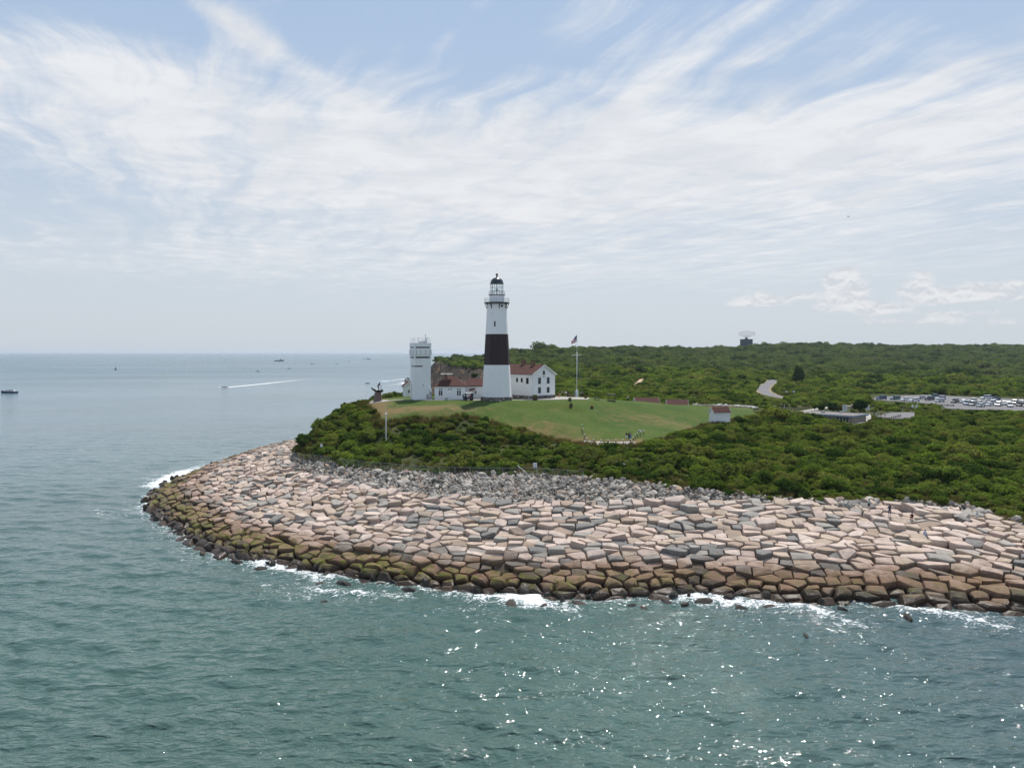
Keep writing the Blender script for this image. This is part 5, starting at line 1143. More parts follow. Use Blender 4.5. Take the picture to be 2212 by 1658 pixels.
def flagpole():
    x, y, _ = PD(1246, 855, 229); zb = h1(x, y); root = empty('flagpole', (x, y, zb), 0, 'tall white ship-mast flagpole with a crossarm right of the white house', 'flagpole')
    ht = H+229*(HZ-721)/F-zb; yd = H+229*(HZ-767)/F-zb
    part('base', M['white'], root, lambda m: (m.box(-.42, .42, -.42, .42, -.2, 1.75), m.box(-.3, .3, -.3, .3, 1.75, 2.1))); part('mast', M['white_cap'], root, lambda m: (m.tube((0, 0, 1.9), (0, 0, yd+1), .13, 10, .09), m.tube((0, 0, yd+1), (0, 0, ht), .07, 8, .04)), True)
    part('yardarm', M['white_cap'], root, lambda m: m.tube((-1.55, 0, yd), (1.3, 0, yd), .07, 8)); part('truck_ball', M['white_cap'], root, lambda m: m.lathe([(.01, ht), (.12, ht+.1), (.01, ht+.2)], 8))
    part('stays', M['steel'], root, lambda m: (m.tube((-1.5, 0, yd), (-.6, -.2, .3), .022, 4), m.tube((1.2, 0, yd), (.5, -.2, .3), .022, 4), m.tube((0, 0, yd+.5), (1.9, 1.0, .1), .02, 4)))
    # flag: hangs out to the left and droops
    L, Hf, nu, nv = 3.0, 1.9, 52, 39; V = []
    for j in range(nv+1):
        for i in range(nu+1):
            u, v = i/nu, j/nv; a = 0.9*(1-exp(-2.2*u)); xx = -(u*L*.56)-.05; zz = -u*L*.62-v*Hf*(1-.48*u)+.10*sin(7*u+2*v); yy = .24*sin(6.5*u+1.5*v)*u**.5; V.append((xx+.10*sin(9*u)*u, yy, ht-.35+zz))
    Q_, mi = [], []
    for j in range(nv):
        for i in range(nu):
            Q_.append((j*(nu+1)+i, j*(nu+1)+i+1, (j+1)*(nu+1)+i+1, (j+1)*(nu+1)+i)); st = j//3; can = i < nu*.4 and st < 7
            star = can and (i % 4 == 2) and (j % 4 == 2); mi.append(2 if can and not star else (1 if star else (0 if st % 2 == 0 else 1)))
    def cl(n, c): return simple(n, c, .8, .1, var=.05)
    mts = [cl('flag_red', (.45, .035, .05)), cl('flag_white', (.75, .74, .73)), cl('flag_blue', (.03, .045, .16))]
    fo = mesh_obj('flag', V, Q_, mts, None, True); fo.data.polygons.foreach_set('material_index', mi); fo.location = (x, y, zb); tag(fo, 'drooping stars and stripes flag flying from the tall white pole', 'flag')
flagpole()
def planter(X_, Y_, z, label, s=1.0, flower=None):
    x, y, _ = P(X_, Y_, z); root = empty('barrel_planter', (x, y, h1(x, y)), random.uniform(0, 6), label, 'planter', 'barrel planters on the lawn')
    root.scale = (s,)*3
    part('barrel', M['wood'], root, lambda m: m.lathe([(.34, -.1), (.42, .25), (.40, .6), (.36, .6), (.36, .5)], 14)); part('hoop', M['black'], root, lambda m: m.lathe([(.435, .2), (.44, .2), (.44, .27), (.435, .27)], 14))
    o = bpy.data.objects.new('plant', (FLW if flower else BUSH)[0]); COL.objects.link(o); o.parent = root; o.location = (0, 0, .5); o.scale = (.55, .55, .6)
M['flower'] = mat('yellow_flowers', leafm((.06, .10, .02), (.28, .22, .05), (.40, .30, .06), .2)); FLW = [bush_mesh('flowers', M['flower'], 99, 300, .14, 5, .8)]
planter(1156, 867, 20, 'large barrel planter with a dark leafy bush in front of the white house', 1.6); planter(1231, 870, 19.8, 'barrel planter at the lawn top below the benches', 1.0, 1); planter(1233.5, 889, 17.8, 'dark barrel planter on the lawn, left of the lower pair'); planter(1278.5, 886, 17.8, 'barrel planter with yellow flowers on the lawn, right of the lower pair', 1.0, 1); planter(1265, 862, 19.9, 'barrel planter with red-brown plant beside the flagpole path', 1.0, 1)
def table(X_, Y_, z, rz, label):
    x, y, _ = P(X_, Y_, z); root = empty('picnic_table', (x, y, h1(x, y)+.05), rz, label, 'picnic table', 'picnic tables and benches on the lawn')
    part('tabletop', M['wood'], root, lambda m: m.box(-.9, .9, -.36, .36, .70, .76))
    for s_ in (-1, 1): part('bench', M['wood'], root, lambda m, s_=s_: m.box(-.9, .9, s_*.72-.13, s_*.72+.13, .42, .47))
    for xx in (-.6, .6): part('leg', M['wood'], root, lambda m, xx=xx: (m.tube((xx, -.75, 0), (xx, -.2, .7), .05, 4), m.tube((xx, .75, 0), (xx, .2, .7), .05, 4), m.tube((xx, -.78, .4), (xx, .78, .4), .045, 4)))
table(1290, 866.5, 19.4, .2, 'wooden picnic table at the lawn crest left of the dark canopy frame'); table(1234, 858, 20.2, 0, 'wooden picnic table beside the flagpole'); table(1525, 872.5, 16.2, .3, 'low wooden picnic table near the stone wall above the white shed')
def canopy():
    x, y, _ = P(1321.5, 868, 19.1); root = empty('canopy_frame', (x, y, h1(x, y)), R(8), 'dark open canopy frame with flat top at the crest of the lawn', 'canopy')
    part('top', M['dark'], root, lambda m: m.box(-1.1, 1.1, -.7, .7, 1.75, 1.9)); part('floor', M['wood'], root, lambda m: m.box(-1.0, 1.0, -.6, .6, .1, .25))
    for sx in (-1, 1):
        for sy in (-.6, .6): part('post', M['black'], root, lambda m, sx=sx, sy=sy: m.box(sx*.98-.05, sx*.98+.05, sy-.05, sy+.05, 0, 1.75))
    part('back_rail', M['black'], root, lambda m: m.box(-.92, .92, .57, .63, .8, .88))
canopy()
x, y, _ = P(964.5, 866, 20.1); m = MB(); m.box(-.42, .42, -.3, .3, -.2, .7); m.box(-.46, .46, -.34, .34, .701, .78); o = m.build('utility_box', M['steel'], loc=(x, y, h1(x, y))); tag(o, 'small grey utility box on the grass below the annex', 'box')
x, y, _ = P(1079, 867.5, 20.1); m = MB(); m.box(-.75, .75, -.2, .2, 0, .06, Matrix.Rotation(R(-40), 4, 'Z')); m.box(-.7, .7, -.04, .04, .061, .1, Matrix.Rotation(R(-40), 4, 'Z')); o = m.build('plank', M['white_cap'], loc=(x, y, h1(x, y)+.03)); tag(o, 'white plank lying on the lawn in front of the lighthouse', 'plank')
def cart():
    x, y, _ = P(1012, 866, 20.2); root = empty('utility_cart', (x, y, h1(x, y)+.08), R(20), 'open utility cart with white canopy parked between the annex and the lighthouse', 'cart')
    part('body', CLO['navy'], root, lambda m: (m.box(-1.2, 1.2, -.6, .6, .32, .72), m.box(-1.2, -.55, -.58, .58, .72, 1.0))); part('canopy', M['white_cap'], root, lambda m: m.box(-.95, 1.2, -.65, .65, 1.95, 2.05)); part('seat', CLO['red'], root, lambda m: (m.box(.0, .5, -.5, .5, .72, .92), m.box(.42, .52, -.5, .5, .92, 1.35))); part('windscreen', M['shade_glass'], root, lambda m: m.box(-.82, -.78, -.55, .55, 1.0, 1.9))
    for sx in (-.85, 1.12):
        for sy in (-.58, .58): part('canopy_post', M['black'], root, lambda m, sx=sx, sy=sy: m.box(sx-.03, sx+.03, sy-.03, sy+.03, .7, 1.95))
    for sx in (-.8, .8):
        for sy in (-.6, .6): part('wheel', M['black'], root, lambda m, sx=sx, sy=sy: (m.tube((sx, sy-.1, .3), (sx, sy+.1, .3), .3, 12)))
    x2, y2, z2 = x-1.4, y+.2, h1(x-1.4, y+.2)+.08
    person((x2, y2, z2), .6, 'walk', 'navy', 'blue', 0, 'person in navy standing at the front of the white-topped cart')
cart()
# overlook fence
root = empty('overlook_fence', (*P(1315, 955.5, 13)[:2], h1(*P(1315, 955.5, 13)[:2])), 0, 'low post and rail fence along the pale overlook path below the lawn', 'fence')
ox, oy, oz = root.location; fl = [P(X_, Y_, 13)[:2] for X_, Y_ in ((1257, 945), (1259, 949), (1263, 953.5), (1268, 956.5))]+[P(X_, 957.5, 13)[:2] for X_ in np.linspace(1282, 1362, 6)]+[P(X_, Y_, 13)[:2] for X_, Y_ in ((1368, 955), (1372, 952), (1377, 950), (1383, 948), (1391, 946))]
pz = [(a-ox, b-oy, h1(a, b)-oz) for a, b in fl]
for p in pz:
    q = part('post', M['wood'], root, lambda m: m.tube((p[0], p[1], p[2]-.2), (p[0], p[1], p[2]+1.05), .075, 6)); part('cap', M['white_cap'], q, lambda m: m.lathe([(.13, p[2]+1.05), (.13, p[2]+1.2), (.02, p[2]+1.24)], 8, c=(p[0], p[1])))
part('rail', M['wood'], root, lambda m: [m.tube((a[0], a[1], a[2]+hh), (b[0], b[1], b[2]+hh), .03, 4) for a, b in zip(pz[:-1], pz[1:]) for hh in (.5, .9)])
def rock_obj(name, X_, Y_, z, s, mt, label, k=0):
    x, y, _ = P(X_, Y_, z); me = ROCK[k].copy(); me.materials.clear(); me.materials.append(mt); o = bpy.data.objects.new(name, me); COL.objects.link(o); o.location = (x, y, h1(x, y)+s*.25); o.scale = (s*1.3, s, s*1.0); o.rotation_euler = (.1, .2, .6); tag(o, label, 'rock')
PINK = simple('pale_pink_rock', (.46, .33, .27), .85, .2, var=.3, scale=1); GREYR = simple('grey_rock', (.24, .24, .25), .85, .2, var=.3, scale=1)
rock_obj('lawn_rock', 1382, 938, 13.4, .55, GREYR, 'grey rock alone on the dry grass right of the overlook people'); rock_obj('hillside_boulder', 880, 1001, 11.0, .85, PINK, 'large pale tan boulder half buried in scrub above the left cobbles', 1); rock_obj('monument_boulder', 1845, 880, 10.3, 1.9, PINK, 'tall rounded tan boulder on a paved circle beside the car park path', 2)
def dome_pole():
    x, y, _ = PD(834, 925, 172); z = h1(x, y); zt = H+172*(HZ-893)/F-z; root = empty('antenna_pole', (x, y, z), 0, 'slim white pole with domed cap and whip aerial rising from the left scrub', 'pole')
    part('pole', M['white_cap'], root, lambda m: m.tube((0, 0, -.3), (0, 0, zt-.2), .11, 8)); part('cap', M['white_cap'], root, lambda m: m.lathe([(.2, zt-.3), (.24, zt-.1), (.18, zt+.1), (.04, zt+.2)], 10), True); part('whip', M['pale'], root, lambda m: m.tube((0, 0, zt+.2), (0, 0, zt+2.7), .02, 4, .012))
dome_pole()
# signs
SIGN = simple('sign_white', (.78, .78, .78), .5); SIGNB = simple('sign_blue_print', (.08, .16, .36), .6); SIGNK = simple('sign_black_print', (.03, .03, .03), .6)
def sign(x, y, z, w, h, zc, label, rz=0.0, pict=0, two=False, group=None, face=SIGN):
    root = empty('sign', (x, y, z), rz, label, 'sign', group)
    part('panel', face, root, lambda m: m.box(-w/2, w/2, -.03, .03, zc-h/2, zc+h/2))
    for xx in ((-w*.4, w*.4) if two else (0,)): part('post', M['wood'], root, lambda m, xx=xx: m.box(xx-.05, xx+.05, .031, .12, -.3, zc+h/2-.05))
    if pict == 1:      # warning pictogram over lines of print
        def pc(m):
            m.rings([[(w*.24*cos(q), o_, zc+h*.12+w*.30*sin(q)) for q in (pi/2, pi/2+2.1, pi/2+4.2)] for o_ in (-.031, -.045)])
            for k in range(3): m.box(-w*.36, w*.36, -.045, -.0305, zc-h*(.24+.09*k), zc-h*(.20+.09*k))
        part('pictogram', SIGNB, root, pc)
    if pict == 2: part('print', SIGNK, root, lambda m: [m.box(-w*.4, w*(.4 if k % 3 else .25), -.045, -.0305, zc+h*(.36-.16*k), zc+h*(.42-.16*k)) for k in range(5)])
    return root
x, y, _ = PD(1156, 1018, 149.5); sign(x, y, h1(x, y), .72, .98, 1.5, 'white warning sign with a dark triangle pictogram at the middle of the cobble edge', 0, 1)
x, y, _ = PD(694.7, 997, 178); sign(x, y, h1(x, y), .55, .95, 1.5, 'white warning sign on the chain-link fence at the left end', R(-10), 1)
x, y, _ = PD(2110.8, 1108, 121.5); sign(x, y, h1(x, y), .45, .75, 1.35, 'small white sign at the scrub edge above the right end of the sea wall', 0, 2)
x, y, _ = PD(1825, 884, 296); sign(x, y, h1(x, y), 1.95, 2.5, 2.0, 'large pale notice board on two posts left of the monument boulder', R(10), 2, True)
x, y, _ = PD(1874.3, 882, 300); sign(x, y, h1(x, y), 1.7, 1.7, 1.8, 'square pale notice board right of the monument boulder', R(10), 2, True)
for X_, Y_, lb, rz in ((1971.5, 884, 'white diamond road sign at the car park entrance', 1), (1980, 888, 'small white road sign right of the diamond sign', 0), (1699, 848, 'white rectangular road sign left of the tall dark tree', 0), (1715, 849, 'white diamond road sign below the tall dark tree', 1)):
    dd = 300 if X_ > 1900 else 400; x, y, _ = PD(X_, Y_, dd); r_ = sign(x, y, h1(x, y), .9 if rz else 1.0, .9 if rz else .7, 2.4, lb, 0, 0, False)
    if rz: r_.children[0].rotation_euler = (0, R(45), 0); r_.children[0].location = (-2.4*sin(R(45)), 0, 2.4*(1-cos(R(45))))
# chain-link fence along the foot of the scrub
def chain_fence():
    ln = [(-57.5, 219), (-55.8, 206), (-53, 194)]+[P(X_, Y_, zz)[:2] for X_, Y_, zz in ((633, 986, 8), (655, 992, 8.2), (692, 998, 8.5), (750, 1008, 8.9), (800, 1013, 9.1), (870, 1020, 9.2), (950, 1024, 9.4), (1050, 1026, 9.4), (1160, 1027, 9.4), (1260, 1034, 9.4))]
    root = empty('chain_link_fence', (*ln[5], h1(*ln[5])), 0, 'rusty grey chain-link fence along the scrub above the cobbles', 'fence'); o = root.location
    pts_ = []
    for a, b in zip(ln[:-1], ln[1:]):
        L = math.dist(a, b); n = max(1, round(L/3))
        pts_ += [(a[0]+(b[0]-a[0])*k/n, a[1]+(b[1]-a[1])*k/n) for k in range(n)]
    pts_.append(ln[-1]); Z = [(p[0]-o.x, p[1]-o.y, h1(*p)-o.z) for p in pts_]; hf = 1.9
    for k, p in enumerate(Z): part('post', M['steel'], root, lambda m: m.tube((p[0], p[1], p[2]-.2), (p[0]+random.uniform(-.08, .08), p[1], p[2]+hf), .035, 5))
    WIRE = simple('galvanised_wire', (.16, .17, .17), .6, .3)
    def wires(m):
        for a, b in zip(Z[:-1], Z[1:]):
            A_, B_ = Vector(a), Vector(b); n = 15
            for k in range(n+1):
                for dr in (-1, 1):
                    t0 = k/n; t1 = t0+dr*hf/3.0
                    tc = min(max(t1, 0), 1); f = abs(tc-t0)/(hf/3.0); p = A_.lerp(B_, t0)+Vector((0, 0, .05)); q = A_.lerp(B_, tc)+Vector((0, 0, .05+hf*f)); 
                    if (p-q).length > .2: m.tube(p, q, .009, 3)
    part('mesh_wire', WIRE, root, wires); part('top_rail', M['steel'], root, lambda m: [m.tube((a[0], a[1], a[2]+hf), (b[0], b[1], b[2]+hf), .022, 4) for a, b in zip(Z[:-1], Z[1:])])
    x, y, _ = P(1135, 1018, 9.5)
    for k, (p, q) in enumerate((((1118, 1015), (1140, 1023)), ((1318, 1012), (1375, 1022)))):
        a = Vector((*P(*p, 9.8)[:2], 0)); b = Vector((*P(*q, 9.5)[:2], 0)); a.z = h1(a.x, a.y)+1.1; b.z = h1(b.x, b.y)+.35; m = MB(); c_ = (a+b)/2; m.tube(a-c_, b-c_, .06, 6); m.tube(b-c_, b-c_+Vector((.05, 0, -.5)), .05, 5); oo = m.build('fallen_pole', M['pale'], loc=c_); tag(oo, ['pale fallen pole in the scrub left of the middle warning sign', 'pale fallen rail in the scrub right of the middle warning sign'][k], 'pole')
chain_fence()
# back lawn rail at the seaward edge
ln = [P(X_, Y_, 20)[:2] for X_, Y_ in ((798, 861), (812, 860), (826, 860), (840, 860.5), (850, 861))]; root = empty('wire_fence', (*ln[2], h1(*ln[2])), 0, 'thin post fence at the bluff edge behind the statue', 'fence'); o = root.location
for a in ln: part('post', M['wood'], root, lambda m: m.tube((a[0]-o.x, a[1]-o.y, -.4), (a[0]-o.x, a[1]-o.y, 1.1), .05, 5))
part('wire', M['steel'], root, lambda m: [m.tube((a[0]-o.x, a[1]-o.y, zz), (b[0]-o.x, b[1]-o.y, zz), .015, 4) for a, b in zip(ln[:-1], ln[1:]) for zz in (.5, 1.0)])
# fieldstone row at the back of the lawn
WST = simple('pale_wall_stone', (.50, .47, .44), .85, .2, var=.3, scale=1.5); WROCK = [rock_mesh('wall_stone', 500+k, WST, 2, .75) for k in range(3)]
ln = [PD(X_, Y_, d) for X_, Y_, d in ((1496, 866.5, 292), (1530, 867, 290), (1560, 868, 288), (1590, 869.5, 284), (1612, 872, 278), (1632, 878, 268))]; k = 0
for a, b in zip(ln[:-1], ln[1:]):
    L = math.dist(a[:2], b[:2]); n = int(L/.85)
    for i in range(n):
        t = (i+.5)/n; x, y = a[0]+(b[0]-a[0])*t, a[1]+(b[1]-a[1])*t; s = random.uniform(.4, .8); o = bpy.data.objects.new('wall_stone', WROCK[k % 3]); COL.objects.link(o); o.location = (x, y, h1(x, y)+s*.45); o.scale = (s*1.35, s, s); o.rotation_euler = (0, 0, random.uniform(0, 6)); tag(o, 'pale fieldstone in the loose stone row at the back of the lawn', 'stone', 'pale stones of the row behind the lawn'); k += 1
# rail fences by the car park
def rail_fence(line, label, h=1.0, heavy=.09, step=2.6, z=10.2):
    a0 = line[0]; root = empty('rail_fence', (*P(*a0, z)[:2], h1(*P(*a0, z)[:2])), 0, label, 'fence'); o = root.location; L = [P(X_, Y_, z)[:2] for X_, Y_ in line]; pts_ = []
    for a, b in zip(L[:-1], L[1:]):
        n = max(1, round(math.dist(a, b)/step)); pts_ += [(a[0]+(b[0]-a[0])*k/n, a[1]+(b[1]-a[1])*k/n) for k in range(n)]
    pts_.append(L[-1]); Z = [(p[0]-o.x, p[1]-o.y, h1(*p)-o.z) for p in pts_]
    for p in Z: part('post', M['wood'], root, lambda m: m.box(p[0]-heavy, p[0]+heavy, p[1]-heavy, p[1]+heavy, p[2]-.2, p[2]+h))
    part('rail', M['wood'], root, lambda m: [m.tube((a[0], a[1], a[2]+h*f), (b[0], b[1], b[2]+h*f), heavy*.7, 5) for a, b in zip(Z[:-1], Z[1:]) for f in (.45, .9)])
rail_fence([(1640, 885), (1690, 887), (1740, 881), (1790, 876)], 'weathered rail fence beside the path left of the small trees'); rail_fence([(1884, 879), (1925, 880.5), (1970, 884)], 'heavy low timber rail along the path below the car park hedge', .7, .16, 4); rail_fence([(1875, 908), (1905, 907), (1930, 901), (1945, 897)], 'dark timber rail at the right edge of the plaza', 1.0); rail_fence([(2033, 878), (2060, 879)], 'short timber barrier at the car park entrance', .8, .14)
def seawall_box():
    x, y, _ = P(1660, 884, 12); root = empty('water_trough', (x, y, h1(x, y)), R(5), 'long dark trough beside the left end of the rail fence', 'trough'); part('trough', M['black'], root, lambda m: (m.box(-2.5, 2.5, -.5, .5, -.2, .7))); part('rim', M['pale'], root, lambda m: (m.box(-2.55, 2.55, -.56, -.5, .6, .76), m.box(-2.55, 2.55, .5, .56, .6, .76)))
seawall_box()

# ------------------------------------------------------------------ individual trees
def tree(X_, Yb, d, ht, wd, leafs, label, seed, trunk_h=.25, name='tree'):
    x, y, _ = PD(X_, Yb, d); z = h1(x, y); root = empty(name, (x, y, z), random.uniform(0, 6), label, 'tree')
    me = bush_mesh('crown_mesh', leafs, seed, 1500, .085, 10, 1.0); c = bpy.data.objects.new('crown', me); COL.objects.link(c); c.parent = root; c.location = (0, 0, ht*trunk_h); c.scale = (wd/2, wd/2, ht*(1-trunk_h)/1.25)
    def tr(m):
        r0 = ht*.028; m.tube((0, 0, -.4), (.05*ht*.3, 0, ht*.45), r0, 8, r0*.6)
        for k in range(5):
            a = 2*pi*k/5; m.tube((.05*ht*.25, 0, ht*(.25+.04*k)), (wd*.28*cos(a), wd*.28*sin(a), ht*(.55+.05*k)), r0*.5, 5, r0*.2)
    part('trunk', M['bark'], root, tr)
tree(1724, 826, 505, 14.5, 9.5, M['dark_leaf'], 'tall solitary dark green tree standing above the hillside scrub right of the road', 801, .05)
tree(1774, 884, 296, 4.2, 3.6, M['scrub'], 'small tree with bare trunk beside the rail fence path', 802, .35); tree(1760, 882, 300, 4.0, 3.2, M['scrub'], 'small spindly tree at the left of the rail fence path trees', 803, .4); tree(1800, 882, 300, 4.4, 5.0, M['dark_leaf'], 'broad low tree left of the large notice board', 804, .2); tree(1815, 883, 299, 4.6, 4.4, M['scrub'], 'rounded tree touching the large notice board', 805, .2); tree(1858, 897, 276, 7.4, 5.4, M['dark_leaf'], 'small dark tree with a clear trunk in front of the monument boulder', 806, .42)

# ------------------------------------------------------------------ cars
PAINT = {k: simple('paint_'+k, c, .22, .6, .2 if k != 'white' else 0.0, var=.04) for k, c in dict(white=(.72, .73, .75), silver=(.42, .44, .47), black=(.02, .021, .025), blue=(.04, .085, .17), grey=(.14, .15, .165), red=(.28, .03, .03), teal=(.05, .13, .14)).items()}
CARM = {}
def car_parts(kind):
    if kind in CARM: return CARM[kind]
    suv = kind == 'suv'; L, Wd = (4.6, 1.86) if suv else (4.5, 1.78); b = .95 if suv else .86; top = 1.72 if suv else 1.42
    m = MB(); pf = [(-L/2, .42, .80), (-L/2+.04, .72, .86), (-L/2+.35, b-.08, .9), (-L/2+1.15, b, .92), (L/2-.75, b+.02, .92), (L/2-.12, b-.02, .9), (L/2, .75, .86), (L/2-.02, .40, .80)]
    rs = []
    for x_, zt, k in pf:
        w = Wd/2*k; rs.append([(x_, -w, .28), (x_, -w*1.03, zt*.6), (x_, -w*.95, zt), (x_, w*.95, zt), (x_, w*1.03, zt*.6), (x_, w, .28)])
    m.rings(rs); body = m
    g = MB(); x0, x1 = (-.95, L/2-.15) if suv else (-.85, L/2-.55); i0, i1 = (.55, .25) if suv else (.75, .65); w0, w1 = Wd/2*.88, Wd/2*.70
    g.rings([[(x0, -w0, b-.03), (x1, -w0, b-.03), (x1, w0, b-.03), (x0, w0, b-.03)], [(x0+i0, -w1, top-.06), (x1-i1, -w1, top-.06), (x1-i1, w1, top-.06), (x0+i0, w1, top-.06)]])
    r_ = MB(); r_.rings([[(x0+i0-.06, -w1-.03, top-.06), (x1-i1+.06, -w1-.03, top-.06), (x1-i1+.06, w1+.03, top-.06), (x0+i0-.06, w1+.03, top-.06)], [(x0+i0+.08, -w1+.08, top+.03), (x1-i1-.08, -w1+.08, top+.03), (x1-i1-.08, w1-.08, top+.03), (x0+i0+.08, w1-.08, top+.03)]])
    for xx in (x0+i0+.9,):
        for s_ in (-1, 1): r_.box(xx-.05, xx+.05, s_*(w0+w1)/2-.06, s_*(w0+w1)/2+.06, b-.02, top-.07)
    wh = MB(); wh.tube((0, -.11, 0), (0, .11, 0), .34, 14)
    def me(n, mb, mt, sm=False):
        q = bpy.data.meshes.new(n); q.from_pydata(mb.v, [], mb.f); q.materials.append(mt); return q
    CARM[kind] = (me('body', body, PAINT['white']), me('windows', g, M['shade_glass']), me('roof', r_, PAINT['white']), me('wheel', wh, M['black']), L, Wd)
    return CARM[kind]
def car(x, y, z, rz, kind, paint, label, group='cars parked in the car park'):
    body, gl, rf, wh, L, Wd = car_parts(kind); root = empty('parked_car', (x, y, z), rz, label, 'car', group); root.scale = (1.12,)*3
    for nm, me in (('body', body), ('roof', rf)):
        k = me.copy(); k.materials.clear(); k.materials.append(PAINT[paint]); o = bpy.data.objects.new(nm, k); COL.objects.link(o); o.parent = root
    o = bpy.data.objects.new('windows', gl); COL.objects.link(o); o.parent = root
    for sx in (-L/2+.85, L/2-.85):
        for sy in (-1, 1): o = bpy.data.objects.new('wheel', wh); COL.objects.link(o); o.parent = root; o.location = (sx, sy*(Wd/2-.1), .34)
CARS = [(1904, 861, 'suv', 'blue', 20), (1934, 862, 'suv', 'teal', 20), (1956, 864, 'car', 'white', 15), (1975, 865.5, 'car', 'white', 12), (2008, 863, 'suv', 'black', 30), (2017, 857, 'suv', 'teal', 25), (2032, 861, 'suv', 'white', 15), (2030, 867, 'car', 'silver', 30),
        (2063, 868.5, 'suv', 'black', 40), (2081, 869, 'car', 'silver', 45), (2102, 867, 'suv', 'white', 40), (2102, 874.5, 'suv', 'grey', 40), (2128, 869, 'car', 'white', 35), (2137, 874.5, 'car', 'white', 40), (2149, 868, 'car', 'silver', 35), (2157, 875, 'suv', 'silver', 45), (2130, 860, 'suv', 'white', 5), (2149, 862, 'car', 'blue', 8), (2182, 877, 'suv', 'white', 60), (2192, 871, 'suv', 'grey', 45), (2206, 870, 'car', 'blue', 40), (2221, 877.5, 'car', 'white', 30), (2224, 871, 'car', 'silver', 35), (2219, 866, 'suv', 'white', 45), (2240, 878, 'car', 'white', 30), (2245, 871, 'suv', 'grey', 40),
 (2115, 871, 'car', 'silver', 40), (2090, 873, 'suv', 'blue', 42), (2143, 871, 'suv', 'silver', 40), (2169, 872, 'car', 'white', 42), (2118, 877, 'car', 'silver', 38), (2178, 873, 'car', 'silver', 45), (2205, 876, 'suv', 'black', 35), (2212, 873.5, 'car', 'white', 35), (1990, 860, 'car', 'silver', 20)]
NAMES = {'car': 'saloon car', 'suv': 'tall estate car'}
LBL = ['dark blue estate car, the leftmost in the car park row', 'teal estate car second from the left, behind the hedge', 'white saloon behind the hedge, left of the pair', 'white saloon behind the hedge, right of the pair', 'black estate car in the cluster of four by the car park bend', 'teal estate car at the back of the cluster by the bend', 'white pickup-sized car on the right of the cluster by the bend', 'silver saloon half hidden behind the end of the hedge', 'black estate car at the left end of the middle rows', 'silver saloon beside the black estate car in the middle rows', 'white estate car in the back middle row', 'grey estate car in the front middle row', 'white saloon in the back middle row beside the white estate', 'white saloon in the front middle row between grey and silver cars', 'silver saloon at the right end of the back middle row', 'silver estate car at the right end of the front middle row', 'white van-like car alone at the far edge of the car park', 'blue saloon behind the white car at the far edge', 'white estate car alone at the gap right of the middle rows', 'grey estate car in the right-hand back row', 'blue saloon in the right-hand back row', 'white saloon in front at the right picture edge', 'silver saloon behind the white one at the right picture edge', 'white estate car at the back of the right-hand rows', 'white saloon just past the right picture edge', 'grey estate car just past the right picture edge',
 'silver saloon squeezed between the two middle rows', 'blue estate car in front of the silver saloon in the middle rows', 'silver estate car in the back middle row behind the white saloon', 'white saloon at the far right end of the middle rows', 'silver saloon nearest the grass island in the middle rows', 'silver saloon behind the lone white estate car', 'black estate car at the front of the right-hand rows', 'white saloon in the centre of the right-hand rows', 'silver saloon left of the cluster by the bend']
for (X_, Y_, kd, pt_, an), lb in zip(CARS, LBL):
    x, y, _ = P(X_, Y_+1.5, 10.5); car(x, y, 10.53, R(an), kd, pt_, lb)

